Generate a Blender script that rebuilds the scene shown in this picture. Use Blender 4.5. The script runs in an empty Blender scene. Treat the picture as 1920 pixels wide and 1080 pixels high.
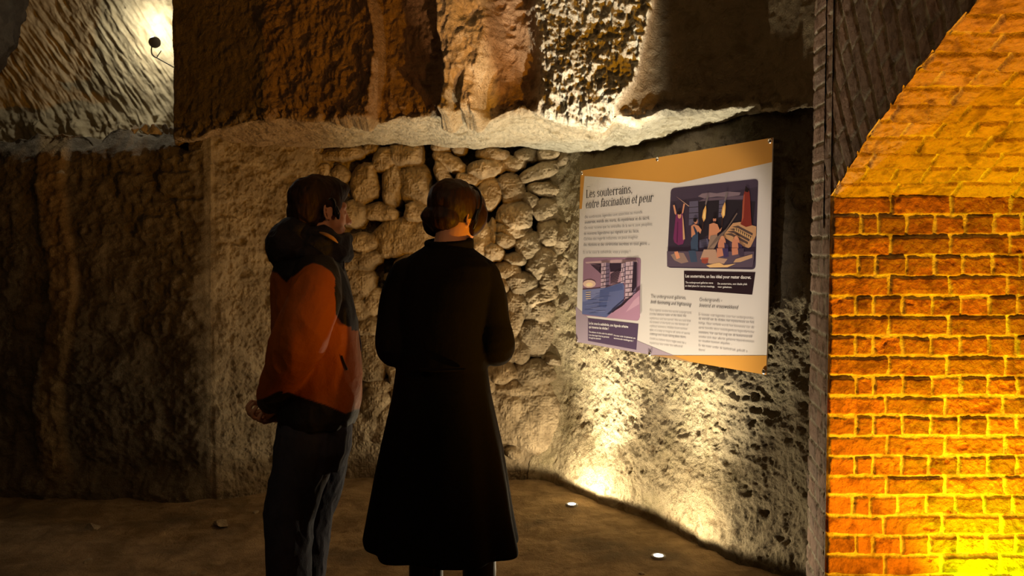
import bpy, math, random
import numpy as np
from mathutils import Vector, Matrix
S = bpy.context.scene
random.seed(7); RNG = np.random.default_rng(7)

# ---------------------------------------------------------------- camera, world, exposure, lights
F = 1500.0; PITCH = math.atan(57/1500); CAMZ = 1.5
cam = bpy.data.objects.new('camera', bpy.data.cameras.new('camera'))
cam.data.lens = 36*F/1920; cam.data.sensor_width = 36; cam.data.clip_start = 0.02
cam.location = (0, 0, CAMZ); cam.rotation_euler = (math.pi/2-PITCH, 0, 0)
S.collection.objects.link(cam); S.camera = cam
S.view_settings.view_transform = 'Standard'; S.view_settings.look = 'None'
S.view_settings.exposure = 0.0; S.view_settings.gamma = 1.0; S.view_settings.use_curve_mapping = False
w = bpy.data.worlds.new('world'); S.world = w; w.use_nodes = True
w.node_tree.nodes['Background'].inputs[0].default_value = (1.0, 0.62, 0.3, 1)
w.node_tree.nodes['Background'].inputs[1].default_value = 0.006

def lamp(name, kind, loc, energy, color, target=None, size=0.05, angle=90, blend=0.5):
    l = bpy.data.lights.new(name, kind); l.energy = energy; l.color = color
    if kind in ('SPOT', 'POINT'): l.shadow_soft_size = size
    if kind == 'SPOT': l.spot_size = math.radians(angle); l.spot_blend = blend
    if kind == 'AREA': l.size = size
    o = bpy.data.objects.new(name, l); o.location = loc; S.collection.objects.link(o)
    if target is not None:
        o.rotation_euler = (Vector(target)-Vector(loc)).to_track_quat('-Z', 'Y').to_euler()
    return o
WARM = (1.0, 0.80, 0.52)
FL1 = (0.363, 4.80, 0.0); FL2 = (0.735, 3.96, 0.0)
# recessed floor spots beside the panel wall
for (x, y, e, tx, ty) in ((FL1[0], FL1[1], 1.0, .46, 4.86), (FL2[0], FL2[1], 1.0, .80, 4.02)):
    lamp('floor_spot_beam', 'SPOT', (x, y, 0.03), 165*e, (1, .86, .62), (tx, ty, 1.0), 0.02, 84, 1.0)
    lamp('floor_spot_spill', 'SPOT', (x, y, 0.03), 27*e, (1, .80, .52), (x, y, 2), 0.012, 179, 0.12)
# added unseen spot, no fixture, brightens the broken rock above the ledge
lamp('rock_fill_white', 'SPOT', (0.80, 3.30, 0.03), 600, (1, .90, .74), (0.30, 4.08, 2.85), 0.02, 19, 0.6)
# lamp in the upper left recess
lamp('recess_lamp_light', 'POINT', (-2.37, 5.25, 3.01), 8.5, (1, .97, .88), None, 0.03)
# coloured uplights of the brick passage
lamp('passage_uplight_yellow', 'SPOT', (1.72, 2.78, 0.10), 74, (.34, 1.0, 0.0), (1.86, 2.98, 0.62), 0.03, 105, 1.0)
lamp('passage_uplight_amber', 'SPOT', (1.70, 1.95, 0.10), 300, (1.0, .40, 0.005), (1.40, 2.85, 1.62), 0.04, 120, 0.8)
# added unseen orange fills for the rock above and the visitors' right sides
lamp('rock_fill_orange', 'SPOT', (0.95, 1.7, 0.25), 42, (1.0, .36, 0.09), (-0.72, 4.4, 2.80), 0.04, 27, 0.8)
lamp('rock_fill_orange', 'SPOT', (0.55, 2.3, 0.25), 270, (1.0, .52, 0.24), (-0.25, 4.35, 2.85), 0.03, 11, 0.7)
lamp('visitor_fill_orange', 'SPOT', (1.05, 1.25, 1.75), 19, (1.0, .46, 0.17), (-0.50, 2.75, 1.35), 0.12, 27, 0.8)
# picture light on the panel
lamp('picture_light', 'SPOT', (-0.5, 2.0, 2.36), 88, (1, .87, .78), (0.88, 4.40, 1.42), 0.05, 33, 0.35)
# weak warm fill added out of view, lifts the left wall
lamp('warm_fill', 'AREA', (-1.2, 0.4, 3.2), 5, (1, .70, .40), (-1.2, 5, 1.2), 0.6)

# ---------------------------------------------------------------- helpers
def ray(px, py):
    a, b = (px-960)/F, (540-py)/F
    cp, sp = math.cos(PITCH), math.sin(PITCH)
    return np.array([a, cp+b*sp, -sp+b*cp])
def atY(px, py, Y):
    d = ray(px, py); t = Y/d[1]
    return np.array([0, 0, CAMZ])+d*t
def onplane(px, py, p0, n):
    d = ray(px, py); o = np.array([0, 0, CAMZ]); t = np.dot(np.array(p0)-o, n)/np.dot(d, n)
    return o+d*t
def project(P):
    P = np.asarray(P, float); x = P[..., 0]; y = P[..., 1]; z = P[..., 2]-CAMZ
    cp, sp = math.cos(PITCH), math.sin(PITCH)
    dep = y*cp-z*sp; up = y*sp+z*cp
    return 960+F*x/dep, 540-F*up/dep

def _h(ix, iy, iz, s):
    n = (ix.astype(np.uint32)*np.uint32(374761393)+iy.astype(np.uint32)*np.uint32(668265263)
         + iz.astype(np.uint32)*np.uint32(2246822519)+np.uint32(s*3266489917 & 0xffffffff))
    n = (n ^ (n >> np.uint32(13)))*np.uint32(1274126177)
    n = n ^ (n >> np.uint32(16))
    return n.astype(np.float64)/4294967295.0*2-1
def vn(x, y, z, s=0):
    x = x+1000.; y = y+1000.; z = z+1000.
    ix = np.floor(x).astype(np.int64); iy = np.floor(y).astype(np.int64); iz = np.floor(z).astype(np.int64)
    fx, fy, fz = x-ix, y-iy, z-iz
    fx, fy, fz = fx*fx*(3-2*fx), fy*fy*(3-2*fy), fz*fz*(3-2*fz)
    r = 0
    for a in (0, 1):
        for b in (0, 1):
            for c in (0, 1):
                wt = (fx if a else 1-fx)*(fy if b else 1-fy)*(fz if c else 1-fz)
                r = r+wt*_h(ix+a, iy+b, iz+c, s)
    return r
def fbm(P, scale, octv=4, s=0, rough=0.5, ridged=False, st=(1, 1, 1)):
    x, y, z = P[..., 0]*scale*st[0], P[..., 1]*scale*st[1], P[..., 2]*scale*st[2]
    a = 1.; r = 0.; tot = 0.
    for o in range(octv):
        # rotate each octave a little so that the lattice does not show
        if o: x, y, z = .36*x+.48*y-.8*z, -.8*x+.6*y, .48*x+.64*y+.6*z
        n = vn(x, y, z, s+o*17)
        if ridged: n = 1-2*np.abs(n)
        r = r+a*n; tot += a; a *= rough; x, y, z = x*2.03, y*2.03, z*2.03
    return r/tot
def sstep(a, b, x):
    t = np.clip((x-a)/(b-a), 0, 1); return t*t*(3-2*t)

def link(name, me, mat=None, parent=None):
    o = bpy.data.objects.new(name, me); S.collection.objects.link(o)
    if mat: me.materials.append(mat)
    if parent is not None: o.parent = parent
    return o
def tag(o, label=None, cat=None, group=None, kind=None):
    if label: o['label'] = label
    if cat: o['category'] = cat
    if group: o['group'] = group
    if kind: o['kind'] = kind
    return o
def grid_mesh(name, P, col=None, smooth=True, flip=False):
    ny, nx = P.shape[:2]
    me = bpy.data.meshes.new(name)
    idx = np.arange(ny*nx).reshape(ny, nx)
    q = np.stack([idx[:-1, :-1], idx[:-1, 1:], idx[1:, 1:], idx[1:, :-1]], -1).reshape(-1, 4)
    if flip: q = q[:, ::-1]
    return raw_mesh(me, P.reshape(-1, 3), q, None if col is None else col.reshape(-1, 3), smooth)
def raw_mesh(me, V, Q, col=None, smooth=True):
    n = len(Q)
    me.vertices.add(len(V)); me.vertices.foreach_set('co', np.ascontiguousarray(V, np.float32).ravel())
    me.loops.add(n*4); me.loops.foreach_set('vertex_index', np.ascontiguousarray(Q, np.int32).ravel())
    me.polygons.add(n); me.polygons.foreach_set('loop_start', np.arange(0, n*4, 4, dtype=np.int32))
    me.update(calc_edges=True)
    if smooth: me.polygons.foreach_set('use_smooth', np.ones(n, bool))
    if col is not None: set_col(me, col)
    me.update(); return me
def set_col(me, col):
    a = me.color_attributes.new('col', 'FLOAT_COLOR', 'POINT')
    c = np.ones((len(me.vertices), 4), np.float32); c[:, :3] = col
    a.data.foreach_set('color', c.ravel())
def normals(P):
    du = np.gradient(P, axis=1); dv = np.gradient(P, axis=0)
    n = np.cross(du, dv); return n/np.maximum(np.linalg.norm(n, axis=-1, keepdims=True), 1e-9)
def path(points, n):
    p = np.array(points, float); d = np.r_[0, np.cumsum(np.linalg.norm(np.diff(p, axis=0), axis=1))]
    t = np.linspace(0, d[-1], n); return np.stack([np.interp(t, d, p[:, k]) for k in range(p.shape[1])], -1)

# ---------------------------------------------------------------- materials
def mat(name, base=(.5, .5, .5), rough=.9, spec=.3, metal=0, attr=False, c2=None, nscale=8, bump=0, bscale=60, bdist=.01,
        bump2=0, b2scale=200, emit=None, estr=0, sheen=0, lo=.35, hi=.65, c3=None, n3=3, sss=0, coat=0, stretch=None, distort=0):
    m = bpy.data.materials.new(name); m.use_nodes = True; nt = m.node_tree; N = nt.nodes; L = nt.links
    b = N['Principled BSDF']; b.inputs['Roughness'].default_value = rough; b.inputs['Metallic'].default_value = metal
    b.inputs['Specular IOR Level'].default_value = spec; b.inputs['Coat Weight'].default_value = coat
    if sheen: b.inputs['Sheen Weight'].default_value = sheen
    if sss: b.inputs['Subsurface Weight'].default_value = sss; b.inputs['Subsurface Radius'].default_value = (.01, .004, .002)
    tc = N.new('ShaderNodeTexCoord'); src = tc.outputs['Object']
    if stretch:
        mp = N.new('ShaderNodeMapping'); mp.inputs['Scale'].default_value = stretch; L.new(src, mp.inputs[0]); src = mp.outputs[0]
    def noise(sc, det=8, r=.6, dis=0):
        n = N.new('ShaderNodeTexNoise'); n.inputs['Scale'].default_value = sc; n.inputs['Detail'].default_value = det
        n.inputs['Roughness'].default_value = r; n.inputs['Distortion'].default_value = dis; L.new(src, n.inputs['Vector']); return n.outputs[0]
    def mix(f, a, c, mode='MIX'):
        x = N.new('ShaderNodeMix'); x.data_type = 'RGBA'; x.blend_type = mode
        for s, v in ((x.inputs[0], f), (x.inputs[6], a), (x.inputs[7], c)):
            if isinstance(v, (tuple, list)): s.default_value = (*v[:3], 1)
            elif isinstance(v, (int, float)): s.default_value = v
            else: L.new(v, s)
        return x.outputs[2]
    def ramp(v, a, c):
        r = N.new('ShaderNodeMapRange'); r.inputs[1].default_value = a; r.inputs[2].default_value = c; r.interpolation_type = 'SMOOTHSTEP'
        L.new(v, r.inputs[0]); return r.outputs[0]
    c = tuple(base)
    if c2: c = mix(ramp(noise(nscale, dis=distort), lo, hi), c, c2)
    if c3: c = mix(ramp(noise(n3, 4), .5, .68), c, c3)
    if attr:
        at = N.new('ShaderNodeVertexColor'); at.layer_name = 'col'
        c = mix(1.0, c, at.outputs[0], 'MULTIPLY')
    if isinstance(c, tuple): b.inputs['Base Color'].default_value = (*c, 1)
    else: L.new(c, b.inputs['Base Color'])
    if bump:
        bn = N.new('ShaderNodeBump'); bn.inputs['Strength'].default_value = bump; bn.inputs['Distance'].default_value = bdist
        L.new(noise(bscale, 8, .65, distort), bn.inputs['Height']); last = bn
        if bump2:
            b2 = N.new('ShaderNodeBump'); b2.inputs['Strength'].default_value = bump2; b2.inputs['Distance'].default_value = bdist*.5
            L.new(noise(b2scale, 4, .6), b2.inputs['Height']); L.new(bn.outputs[0], b2.inputs['Normal']); last = b2
        L.new(last.outputs[0], b.inputs['Normal'])
    if emit:
        b.inputs['Emission Color'].default_value = (*emit, 1); b.inputs['Emission Strength'].default_value = estr
    return m
M = {}
M['rock'] = mat('limestone', (.42, .34, .22), attr=True, c2=(.24, .185, .11), nscale=7, bump=.9, bscale=34, bdist=.02, bump2=.6, b2scale=130, distort=.6)
M['wallrock'] = mat('pitted_limestone', (.64, .54, .35), attr=True, c2=(.26, .19, .10), nscale=15, lo=.47, hi=.70, bump=1, bscale=44, bdist=.03, bump2=.9, b2scale=150, distort=.8, c3=(.52, .44, .26), n3=5)
M['stone'] = mat('rubble_stone', (.50, .41, .27), rough=.85, attr=True, c2=(.27, .21, .125), nscale=9, bump=.8, bscale=38, bdist=.015, bump2=.6, b2scale=150, distort=.4)
M['ledge'] = mat('pale_limestone', (.68, .66, .56), attr=True, c2=(.36, .32, .22), nscale=9, bump=1, bscale=28, bdist=.03, bump2=.6, b2scale=110, lo=.45, hi=.75, distort=.8)
M['brick'] = mat('old_brick', (1, 1, 1), rough=.85, attr=True, c2=(.50, .44, .38), nscale=15, lo=.45, hi=.66, bump=1, bscale=48, bdist=.016, bump2=.5, b2scale=200, distort=.5)
M['dirt'] = mat('packed_earth', (.46, .33, .18), rough=.95, c2=(.26, .18, .09), nscale=5, bump=.8, bscale=22, bdist=.02, bump2=.6, b2scale=110, distort=.6, c3=(.20, .15, .09), n3=1.4)
M['hewn'] = mat('hewn_chalk', (.52, .44, .28), attr=True, c2=(.36, .29, .17), nscale=6, bump=.5, bscale=50, bdist=.01)
M['skin'] = mat('skin', (.58, .31, .20), rough=.55, sss=.12, bump=.15, bscale=160, bdist=.002)
M['hair_brown'] = mat('dark_brown_hair', (.040, .018, .009), rough=.6, spec=.2, c2=(.02, .010, .006), nscale=40, bump=.9, bscale=50, bdist=.006, stretch=(1, 1, .18))
M['hair_auburn'] = mat('auburn_hair', (.036, .014, .007), rough=.5, spec=.3, c2=(.018, .008, .005), nscale=50, bump=.8, bscale=45, bdist=.005, stretch=(1, 1, .22))
M['jacket'] = mat('rain_jacket', (1, 1, 1), rough=.62, spec=.25, attr=True, bump=.35, bscale=9, bdist=.03, bump2=.1, b2scale=300)
M['black_cloth'] = mat('black_wool', (.0075, .007, .008), rough=.95, spec=.1, bump=.25, bscale=14, bdist=.02)
M['navy_cloth'] = mat('dark_navy_fabric', (.016, .014, .019), rough=.75, spec=.25, bump=.6, bscale=14, bdist=.025)
M['jeans'] = mat('denim', (.020, .025, .046), rough=.85, c2=(.045, .046, .072), nscale=5, bump=.5, bscale=10, bdist=.03, bump2=.25, b2scale=420, stretch=(1, 1, .5))
M['shoe'] = mat('black_leather', (.01, .009, .009), rough=.5)
M['plastic'] = mat('black_plastic', (.008, .008, .01), rough=.28, spec=.5)
M['chrome'] = mat('steel', (.75, .72, .68), rough=.25, metal=1)
M['grey_metal'] = mat('grey_enamel', (.34, .33, .30), rough=.5)
M['lens'] = mat('lit_lens', (1, 1, 1), emit=(1, .95, .85), estr=38)
M['tan'] = mat('tan_trim', (.35, .19, .07), rough=.8)
M['eye'] = mat('eye_white', (.7, .68, .64), rough=.2)
M['print'] = mat('satin_print', (1, 1, 1), rough=.42, spec=.35, attr=True)
M['panel'] = mat('white_panel', (.66, .62, .60), rough=.42, spec=.35)

# ---------------------------------------------------------------- floor
def build_floor():
    def g(x0, x1, y0, y1, nx, ny):
        X, Y = np.meshgrid(np.linspace(x0, x1, nx), np.linspace(y0, y1, ny)); return np.stack([X, Y, 0*X], -1)
    P = g(-5.2, 3.6, -2.5, 6.4, 620, 640)
    h = .022*fbm(P, 1.3, 3, 5)+.012*fbm(P, 5, 4, 9)+.007*fbm(P, 16, 4, 12, ridged=True)
    P[..., 2] = h-.012
    # the earth dips level around the two lamps
    for l in (FL1, FL2):
        d = np.hypot(P[..., 0]-l[0], P[..., 1]-l[1]); k = 1-sstep(.06, .16, d); P[..., 2] = P[..., 2]*(1-k)-.004*k
    tag(link('floor', grid_mesh('floor', P), M['dirt']), kind='structure', label='bare packed earth floor of the underground gallery')
build_floor()

# ---------------------------------------------------------------- back wall of rubble stones (height field)
BW = 5.50
Z5 = [(150,180,150,50,-5),(360,150,60,40,0),(480,230,90,85,10),(320,400,100,140,5),(150,330,70,60,20),(30,320,42,62,0),(620,190,115,85,0),(520,400,85,150,0),
 (690,400,110,160,-12),(880,330,50,95,-25),(940,240,125,52,28),(1200,290,125,68,-15),(1240,180,110,52,0),(1390,250,85,58,10),(1600,310,155,58,-22),
 (1760,220,42,62,10),(1790,310,74,62,0),(1620,440,116,46,4),(1790,475,75,92,0),(1390,430,92,100,-10),(1225,470,82,110,8),(1070,370,95,42,5),(1510,520,75,52,0),
 (1640,580,92,80,-20),(1410,640,122,100,8),(1400,735,122,58,0),(1160,790,82,125,14),(1250,750,36,92,5),(1340,810,72,55,0),(1510,840,98,86,-14),
 (1400,935,74,44,6),(1240,900,82,62,0),(1600,960,100,125,28),(1650,745,76,92,-8),(1780,640,72,84,0),(1780,810,82,125,5),(1780,985,82,92,0),(430,600,115,62,8),
 (600,780,225,130,-4),(230,610,92,95,12),(310,825,105,74,0),(260,955,165,72,-6),(250,1050,130,60,0),(1660,1060,92,70,0),(1340,1020,105,62,-8),(700,590,92,74,0),
 (60,560,80,90,0),(60,760,90,80,0),(40,900,80,70,0),(20,1040,90,60,0),(1500,190,90,50,0),(1650,190,90,45,-10)]
R6 = [(90,95,92,80,0),(185,200,52,72,20),(95,235,60,72,-12),(150,335,70,52,0),(170,480,95,140,5),(215,668,95,34,2),(190,760,75,74,15),(110,900,115,105,0),
 (1020,85,84,64,5),(920,20,54,42,0),(1160,70,50,66,0),(1120,160,95,56,-24),(985,205,66,74,10),(1065,255,60,56,0),(1135,250,72,52,0),(1105,400,105,100,-16),
 (965,310,50,110,10),(905,585,85,62,8),(1090,590,112,66,-4),(1025,680,172,40,1),(1105,870,135,165,0),(945,850,72,140,0),(930,450,80,80,0),(1000,480,60,60,0),
 (20,500,60,100,0),(10,700,80,70,0),(300,880,120,120,0),(420,700,120,90,0),(600,720,130,100,0),(760,860,120,120,0)]
stones = []
for u, v, a, b, an in Z5: stones.append((600+u/3.84, 240+v/3.84, a/3.84, b/3.84, an, 1))
for u, v, a, b, an in R6: stones.append((640+u/3, 500+v/3, a/3, b/3, an, .6 if v > 620 else 1))
for _ in range(900):       # fill what is left (mostly behind the two visitors) with further stones
    px, py = random.uniform(560, 1090), random.uniform(270, 860)
    a = random.uniform(13, 32); b = a*random.uniform(.6, 1.05)
    if all(((px-q[0])/(q[2]+a*.72))**2+((py-q[1])/(q[3]+b*.72))**2 > 1 for q in stones):
        stones.append((px, py, a, b, random.uniform(-25, 25), .9))
def build_back():
    nx, nz = 620, 620
    X, Z = np.meshgrid(np.linspace(-1.55, .62, nx), np.linspace(-.05, 2.40, nz))
    P = np.stack([X, 0*X+BW, Z], -1)
    wx = X+.014*fbm(P, 9, 3, 31)+.007*fbm(P, 30, 2, 32); wz = Z+.014*fbm(P, 9, 3, 41)+.007*fbm(P, 30, 2, 42)
    H = .012*fbm(P, 10, 4, 3)-.02+.05*sstep(.72, .5, Z); tint = np.ones(X.shape)*.75; 
    low = sstep(.80, .62, Z)
    for i, (px, py, a, b, an, k) in enumerate(stones):
        c = atY(px, py, BW-.06); s = (BW-.06)/F; a *= s*1.16; b *= s*1.16
        r = random.Random(i); m = (abs(X-c[0]) < 1.4*max(a, b)) & (abs(Z-c[2]) < 1.4*max(a, b))
        dx, dz = wx[m]-c[0], wz[m]-c[2]; t = math.radians(-an)
        u = (dx*math.cos(t)+dz*math.sin(t))/a; v = (-dx*math.sin(t)+dz*math.cos(t))/b
        p = r.uniform(2.2, 3.4); d = (abs(u)**p+abs(v)**p)**(1/p)
        # chipped sides: a few cutting lines
        for q in range(4):
            an2 = r.uniform(0, 6.28); d = np.maximum(d, (u*math.cos(an2)+v*math.sin(an2))/r.uniform(.84, 1.08))
        th = k*r.uniform(.085, .155)
        hh = th*np.clip(1-d**3.6, 0, 1)**.45+u*r.uniform(-.022, .022)-v*r.uniform(-.012, .030)
        hh = hh+.012*vn(wx[m]*16+i, wz[m]*16, 0*u+i, 3)*(d < 1)
        # a broken facet across the face
        an3 = r.uniform(0, 6.28); fc = (u*math.cos(an3)+v*math.sin(an3)); hh = hh-np.clip(fc-.15, 0, 1)*r.uniform(.0, .06)
        hh = np.where(d < 1, hh, -9)
        sel = hh > H[m]; Hm = H[m]; Hm[sel] = hh[sel]; H[m] = Hm
        T = tint[m]; T[sel] = r.uniform(.72, 1.12); tint[m] = T
    H = H-.09*(1-sstep(-.02, .02, H))*(1-low)
    H += .010*fbm(P, 26, 4, 77, .6)+.006*fbm(P, 60, 2, 78, ridged=True)
    # the rubble hangs a little forward at its foot and rough render runs down the right edge
    P[..., 1] = BW-H-.05*low
    gap = sstep(-.03, .01, H)
    col = np.stack([tint*(.35+.65*gap)]*3, -1)*np.array([1, .97, .93])
    tag(link('wall_back', grid_mesh('wall_back', P, col), M['stone']), kind='structure', label='rubble stone wall at the back of the niche')
build_back()

# ---------------------------------------------------------------- left wall: dark face, corner, then the lit render running into the niche
def build_left():
    pts = [(-5.2, 5.32), (-1.905, 4.97), (-1.865, 4.99), (-1.80, 5.06), (-1.55, 5.24), (-1.25, 5.44), (-1.05, 5.56), (-.9, 5.62)]
    A = path(pts[:2], 330)[:-1]; B = path(pts[1:], 300); pt = np.vstack([A, B]); nz = 420
    Z = np.linspace(-.05, 2.27, nz)
    P = np.zeros((nz, len(pt), 3)); P[..., 0] = pt[None, :, 0]; P[..., 1] = pt[None, :, 1]; P[..., 2] = Z[:, None]
    N = normals(P); N *= np.sign(-N[..., 1:2]+1e-9); PX, PY = project(P)
    h = .05*fbm(P, 1.6, 3, 21)+.040*fbm(P, 5, 4, 22, .55)+.018*fbm(P, 15, 4, 23, .6, True)
    # squared blocks barely standing out of the render
    for (px, py, a, b) in [(335,345,42,24),(425,428,26,22),(425,475,26,20),(345,535,40,28),(295,610,26,20),(200,600,60,34),(180,690,60,30),(360,395,30,22),(250,350,36,26),(300,430,46,26),(430,350,30,34),(430,600,30,44),(425,800,30,40)]:
        d = ((np.abs(PX-px)/a)**4+(np.abs(PY-py)/b)**4)**.25+.25*fbm(P, 14, 2, 55); h += .022*(1-sstep(.75, 1.05, d))
    h += sstep(395, 410, PX)*(.018*fbm(P, 13, 4, 24, .65)+.012*fbm(P, 34, 3, 25, .6, True)-.03*sstep(.3, .6, fbm(P, 10, 3, 26)))
    h += .03*(1-sstep(18, 34, np.abs(PX-(108+12*np.sin(PY/70)))))*sstep(940, 840, PY)
    h += .10*sstep(.30, 0, P[..., 2])**2
    h *= (1-.6*np.exp(-((PX-392)/14)**2))
    P = P+N*h[..., None]
    tp = sstep(2.10, 2.27, P[..., 2]); P[..., 2] += (.10*fbm(P, 4, 3, 29)+.03*fbm(P, 18, 3, 30)+.005)*tp*(PX < 380); P[..., 1] += .16*tp*tp*(PX < 350)
    # top edge turns back over the ledge
    top = [P[-1]+np.array([0, d, 0])*1.0+np.stack([0*P[-1][:, 0], 0*P[-1][:, 0], .02*fbm(P[-1]+d*3, 9, 3, 8)], -1) for d in (.05, .12, .22, .35, .5, .75)]
    P = np.concatenate([P, np.array(top)], 0); PX, PY = project(P)
    c = np.where(PX > 395, 1.0, .60)[..., None]*np.ones(3)  # face left of the corner tinted darker, its shade put into the colour
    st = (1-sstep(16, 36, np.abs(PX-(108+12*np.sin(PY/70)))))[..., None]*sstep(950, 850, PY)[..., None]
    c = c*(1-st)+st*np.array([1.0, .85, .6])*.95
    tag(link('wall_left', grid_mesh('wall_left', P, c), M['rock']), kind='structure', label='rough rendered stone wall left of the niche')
build_left()

# ---------------------------------------------------------------- panel wall (right side of the niche)
W0 = np.array([.328, 5.46, 0.]); WD = np.array([.4785, -.878, 0.]); WN = np.array([-.878, -.4785, 0.])
def build_right():
    L = np.linspace(-.06, 2.32, 540); Z = np.linspace(-.05, 2.36, 520)
    Lg, Zg = np.meshgrid(L, Z)
    P = W0+WD*Lg[..., None]; P[..., 2] = Zg
    PX, PY = project(P)
    sm = sstep(1.0, .2, Lg)                      # smoother render near the corner
    h = .040*fbm(P, 2.0, 3, 61)+(.018+.016*(1-sm))*fbm(P, 6, 4, 62, .55)+.015*fbm(P, 17, 4, 63, .6, True)*(1-.5*sm)
    h += -.024*sstep(.25, .7, fbm(P, 11, 3, 64))*(1-.2*sm)
    h += .11*sstep(.8, 0, Zg)**1.6*(.5+.5*sm)
    # rounded turn into the back wall
    h += .05*np.clip(1-Lg/.16, 0, 2)**2
    back = (PX > 1070) & (PY < 720); h = np.where(back, np.minimum(h, .035), h)
    h += -.05*sstep(1.72, 1.95, Lg)
    P = P+WN*h[..., None]
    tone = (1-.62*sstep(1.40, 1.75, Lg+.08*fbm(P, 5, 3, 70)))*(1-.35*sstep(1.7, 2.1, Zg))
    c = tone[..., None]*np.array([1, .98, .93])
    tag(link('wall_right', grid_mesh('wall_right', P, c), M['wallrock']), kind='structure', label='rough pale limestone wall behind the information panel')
build_right()

# ---------------------------------------------------------------- rock ceiling: soffit over the niche, broken front face, ceiling overhead
LOW = [(300,268),(375,262),(440,270),(500,275),(560,278),(640,275),(700,272),(740,268),(800,272),(850,278),(930,276),(1000,278),(1060,283),(1100,286),(1140,279),(1180,271),(1230,262),(1280,246),(1330,232),(1400,218),(1455,207),(1560,195),(1640,190)]
UP = [(300,262),(375,256),(400,244),(430,236),(500,224),(560,222),(600,226),(640,229),(680,230),(720,230),(760,222),(800,216),(850,222),(900,224),(930,222),(955,211),(1000,208),(1040,217),(1080,228),(1130,236),(1150,214),(1200,226),(1250,208),(1300,213),(1350,208),(1420,197),(1455,203),(1560,192),(1640,187)]
FP0 = np.array([-1.88, 4.83, 0.]); FPD = np.array([3.13, -1.03, 0.]); FPD /= np.linalg.norm(FPD); FPN = np.array([FPD[1], -FPD[0], 0.])
if FPN[1] > 0: FPN = -FPN
def build_ceiling():
    pxs = np.concatenate([np.linspace(327, 1000, 400), np.linspace(1002, 1215, 150), np.linspace(1217, 1640, 180)])
    lowy = np.interp(pxs, *zip(*LOW))+1.8*np.sin(pxs/23)+1.2*np.sin(pxs/9.3); upy = np.interp(pxs, *zip(*UP))+1.5*np.sin(pxs/11.)
    rows = []
    lo = []; up = []
    for x, a, b in zip(pxs, lowy, upy):
        q1 = atY(x, a, 5.36 if x > 640 else 5.36-.32*(640-x)/310); q2 = onplane(x, a, W0+WN*.03, WN) if x > 1000 else q1+9
        l = q1 if q1[1] < q2[1] else q2; lo.append(l)
        f = onplane(x, b, FP0, FPN); f = f if f[1] < l[1]-.02 else l-np.array([0, .02, 0]); up.append(f)
    lo = np.array(lo); up = np.array(up)
    ns = 70
    rows.append(lo+np.array([0, .25, .10]))
    for t in np.linspace(0, 1, ns): rows.append(lo*(1-t)+up*t)
    zt = 3.35; nf = 170
    for t in np.linspace(0, 1, nf+1)[1:]:
        r = up.copy(); r[:, 2] = up[:, 2]*(1-t)+zt*t; rows.append(r)
    for d in np.linspace(.1, 6.5, 40):
        r = up.copy(); r[:, 2] = zt+.03*d; r[:, 1] -= d; rows.append(r)
    P = np.array(rows); N = normals(P); PX, PY = project(P)
    ri = np.arange(len(rows))[:, None]+0*PX
    front = sstep(ns-6, ns+6, ri); sof = 1-front; over = ri > ns+nf
    face_up = N.copy(); sgn = np.sign((N*np.array([0, -1, -.4])).sum(-1, keepdims=True)); N *= np.where(sgn == 0, 1, sgn)
    h = sof*(.020*fbm(P, 4, 3, 81)+.018*fbm(P, 13, 4, 82, .6)+.012*fbm(P, 34, 4, 83, ridged=True))
    g = .055*fbm(P, 2.2, 3, 91)+.04*fbm(P, 7, 4, 92, .55)+.015*fbm(P, 20, 3, 93, ridged=True)
    # left pillar face, smooth; ridge near 712; white-lit column near 885; rough broken patch 1000-1200; smooth cleft face to the right
    sm = sstep(520, 470, PX); cut = 1180+(210-PY)*.24-25*sstep(150, 220, PY)
    smr = sstep(-4, 4, PX-cut); g = g*(1-.6*sm)*(1-.72*smr)
    e1 = 712+10*np.sin(PY/60); g += .12*np.exp(-np.clip(e1-PX, 0, 999)/60)*sstep(5, -5, PX-e1)
    cx = 880+8*np.sin(PY/50)+14*sstep(0, -1, PY); wd = 42+10*np.sin(PY/37)
    g += .16*sstep(1.25, .75, np.abs(PX-cx)/wd)+.05*fbm(P, 11, 4, 95)*sstep(1.4, .8, np.abs(PX-cx)/wd)
    split = .6*(PY > 135)*sstep(14, 4, np.abs(PX-(cx-4)))*sstep(135, 160, PY); g -= .13*split
    e2 = 1005+0*PX; pz = sstep(-20, 30, PX-e2+30*fbm(P, 5, 3, 97))*(1-smr)
    g += pz*(.06+.06*fbm(P, 6, 5, 98, .7)+.030*fbm(P, 32, 3, 99, ridged=True))
    g += smr*(-.03)+.02*np.exp(-((PX-cut)/7)**2)
    g -= .05*sstep(940, 1000, PX)*(1-sstep(1000, 1040, PX))
    # clutter of flakes right above the ledge
    g += .07*sstep(36, 4, np.abs(PY-upline(PX)))*fbm(P, 15, 4, 101, .6)
    h += front*g
    h = np.where(over, .08*fbm(P, 2, 4, 102), h)
    h *= np.minimum(1, .15+ri/8.)
    P = P+N*h[..., None]
    # side return of the pillar at the left end (into the upper recess)
    base = P[:, 0:1]; side = np.concatenate([base+np.array([0.02*k-.01, .11*k, 0]) for k in range(9, 0, -1)], 1); 
    side[..., 0] += .03*fbm(side, 7, 3, 33); side[..., 1] = np.maximum(side[..., 1], base[..., 1])
    P = np.concatenate([side, P], 1)
    PXa = np.concatenate([np.full((len(rows), 9), 330.), PX], 1); f2 = np.concatenate([np.repeat(front[:, :1], 9, 1), front], 1)
    cut2 = np.concatenate([np.zeros((len(rows), 9)), smr], 1)
    tint = np.ones(P.shape)
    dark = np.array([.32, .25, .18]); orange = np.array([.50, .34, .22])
    c_front = np.where((PXa < 500)[..., None], dark, orange)
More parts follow.
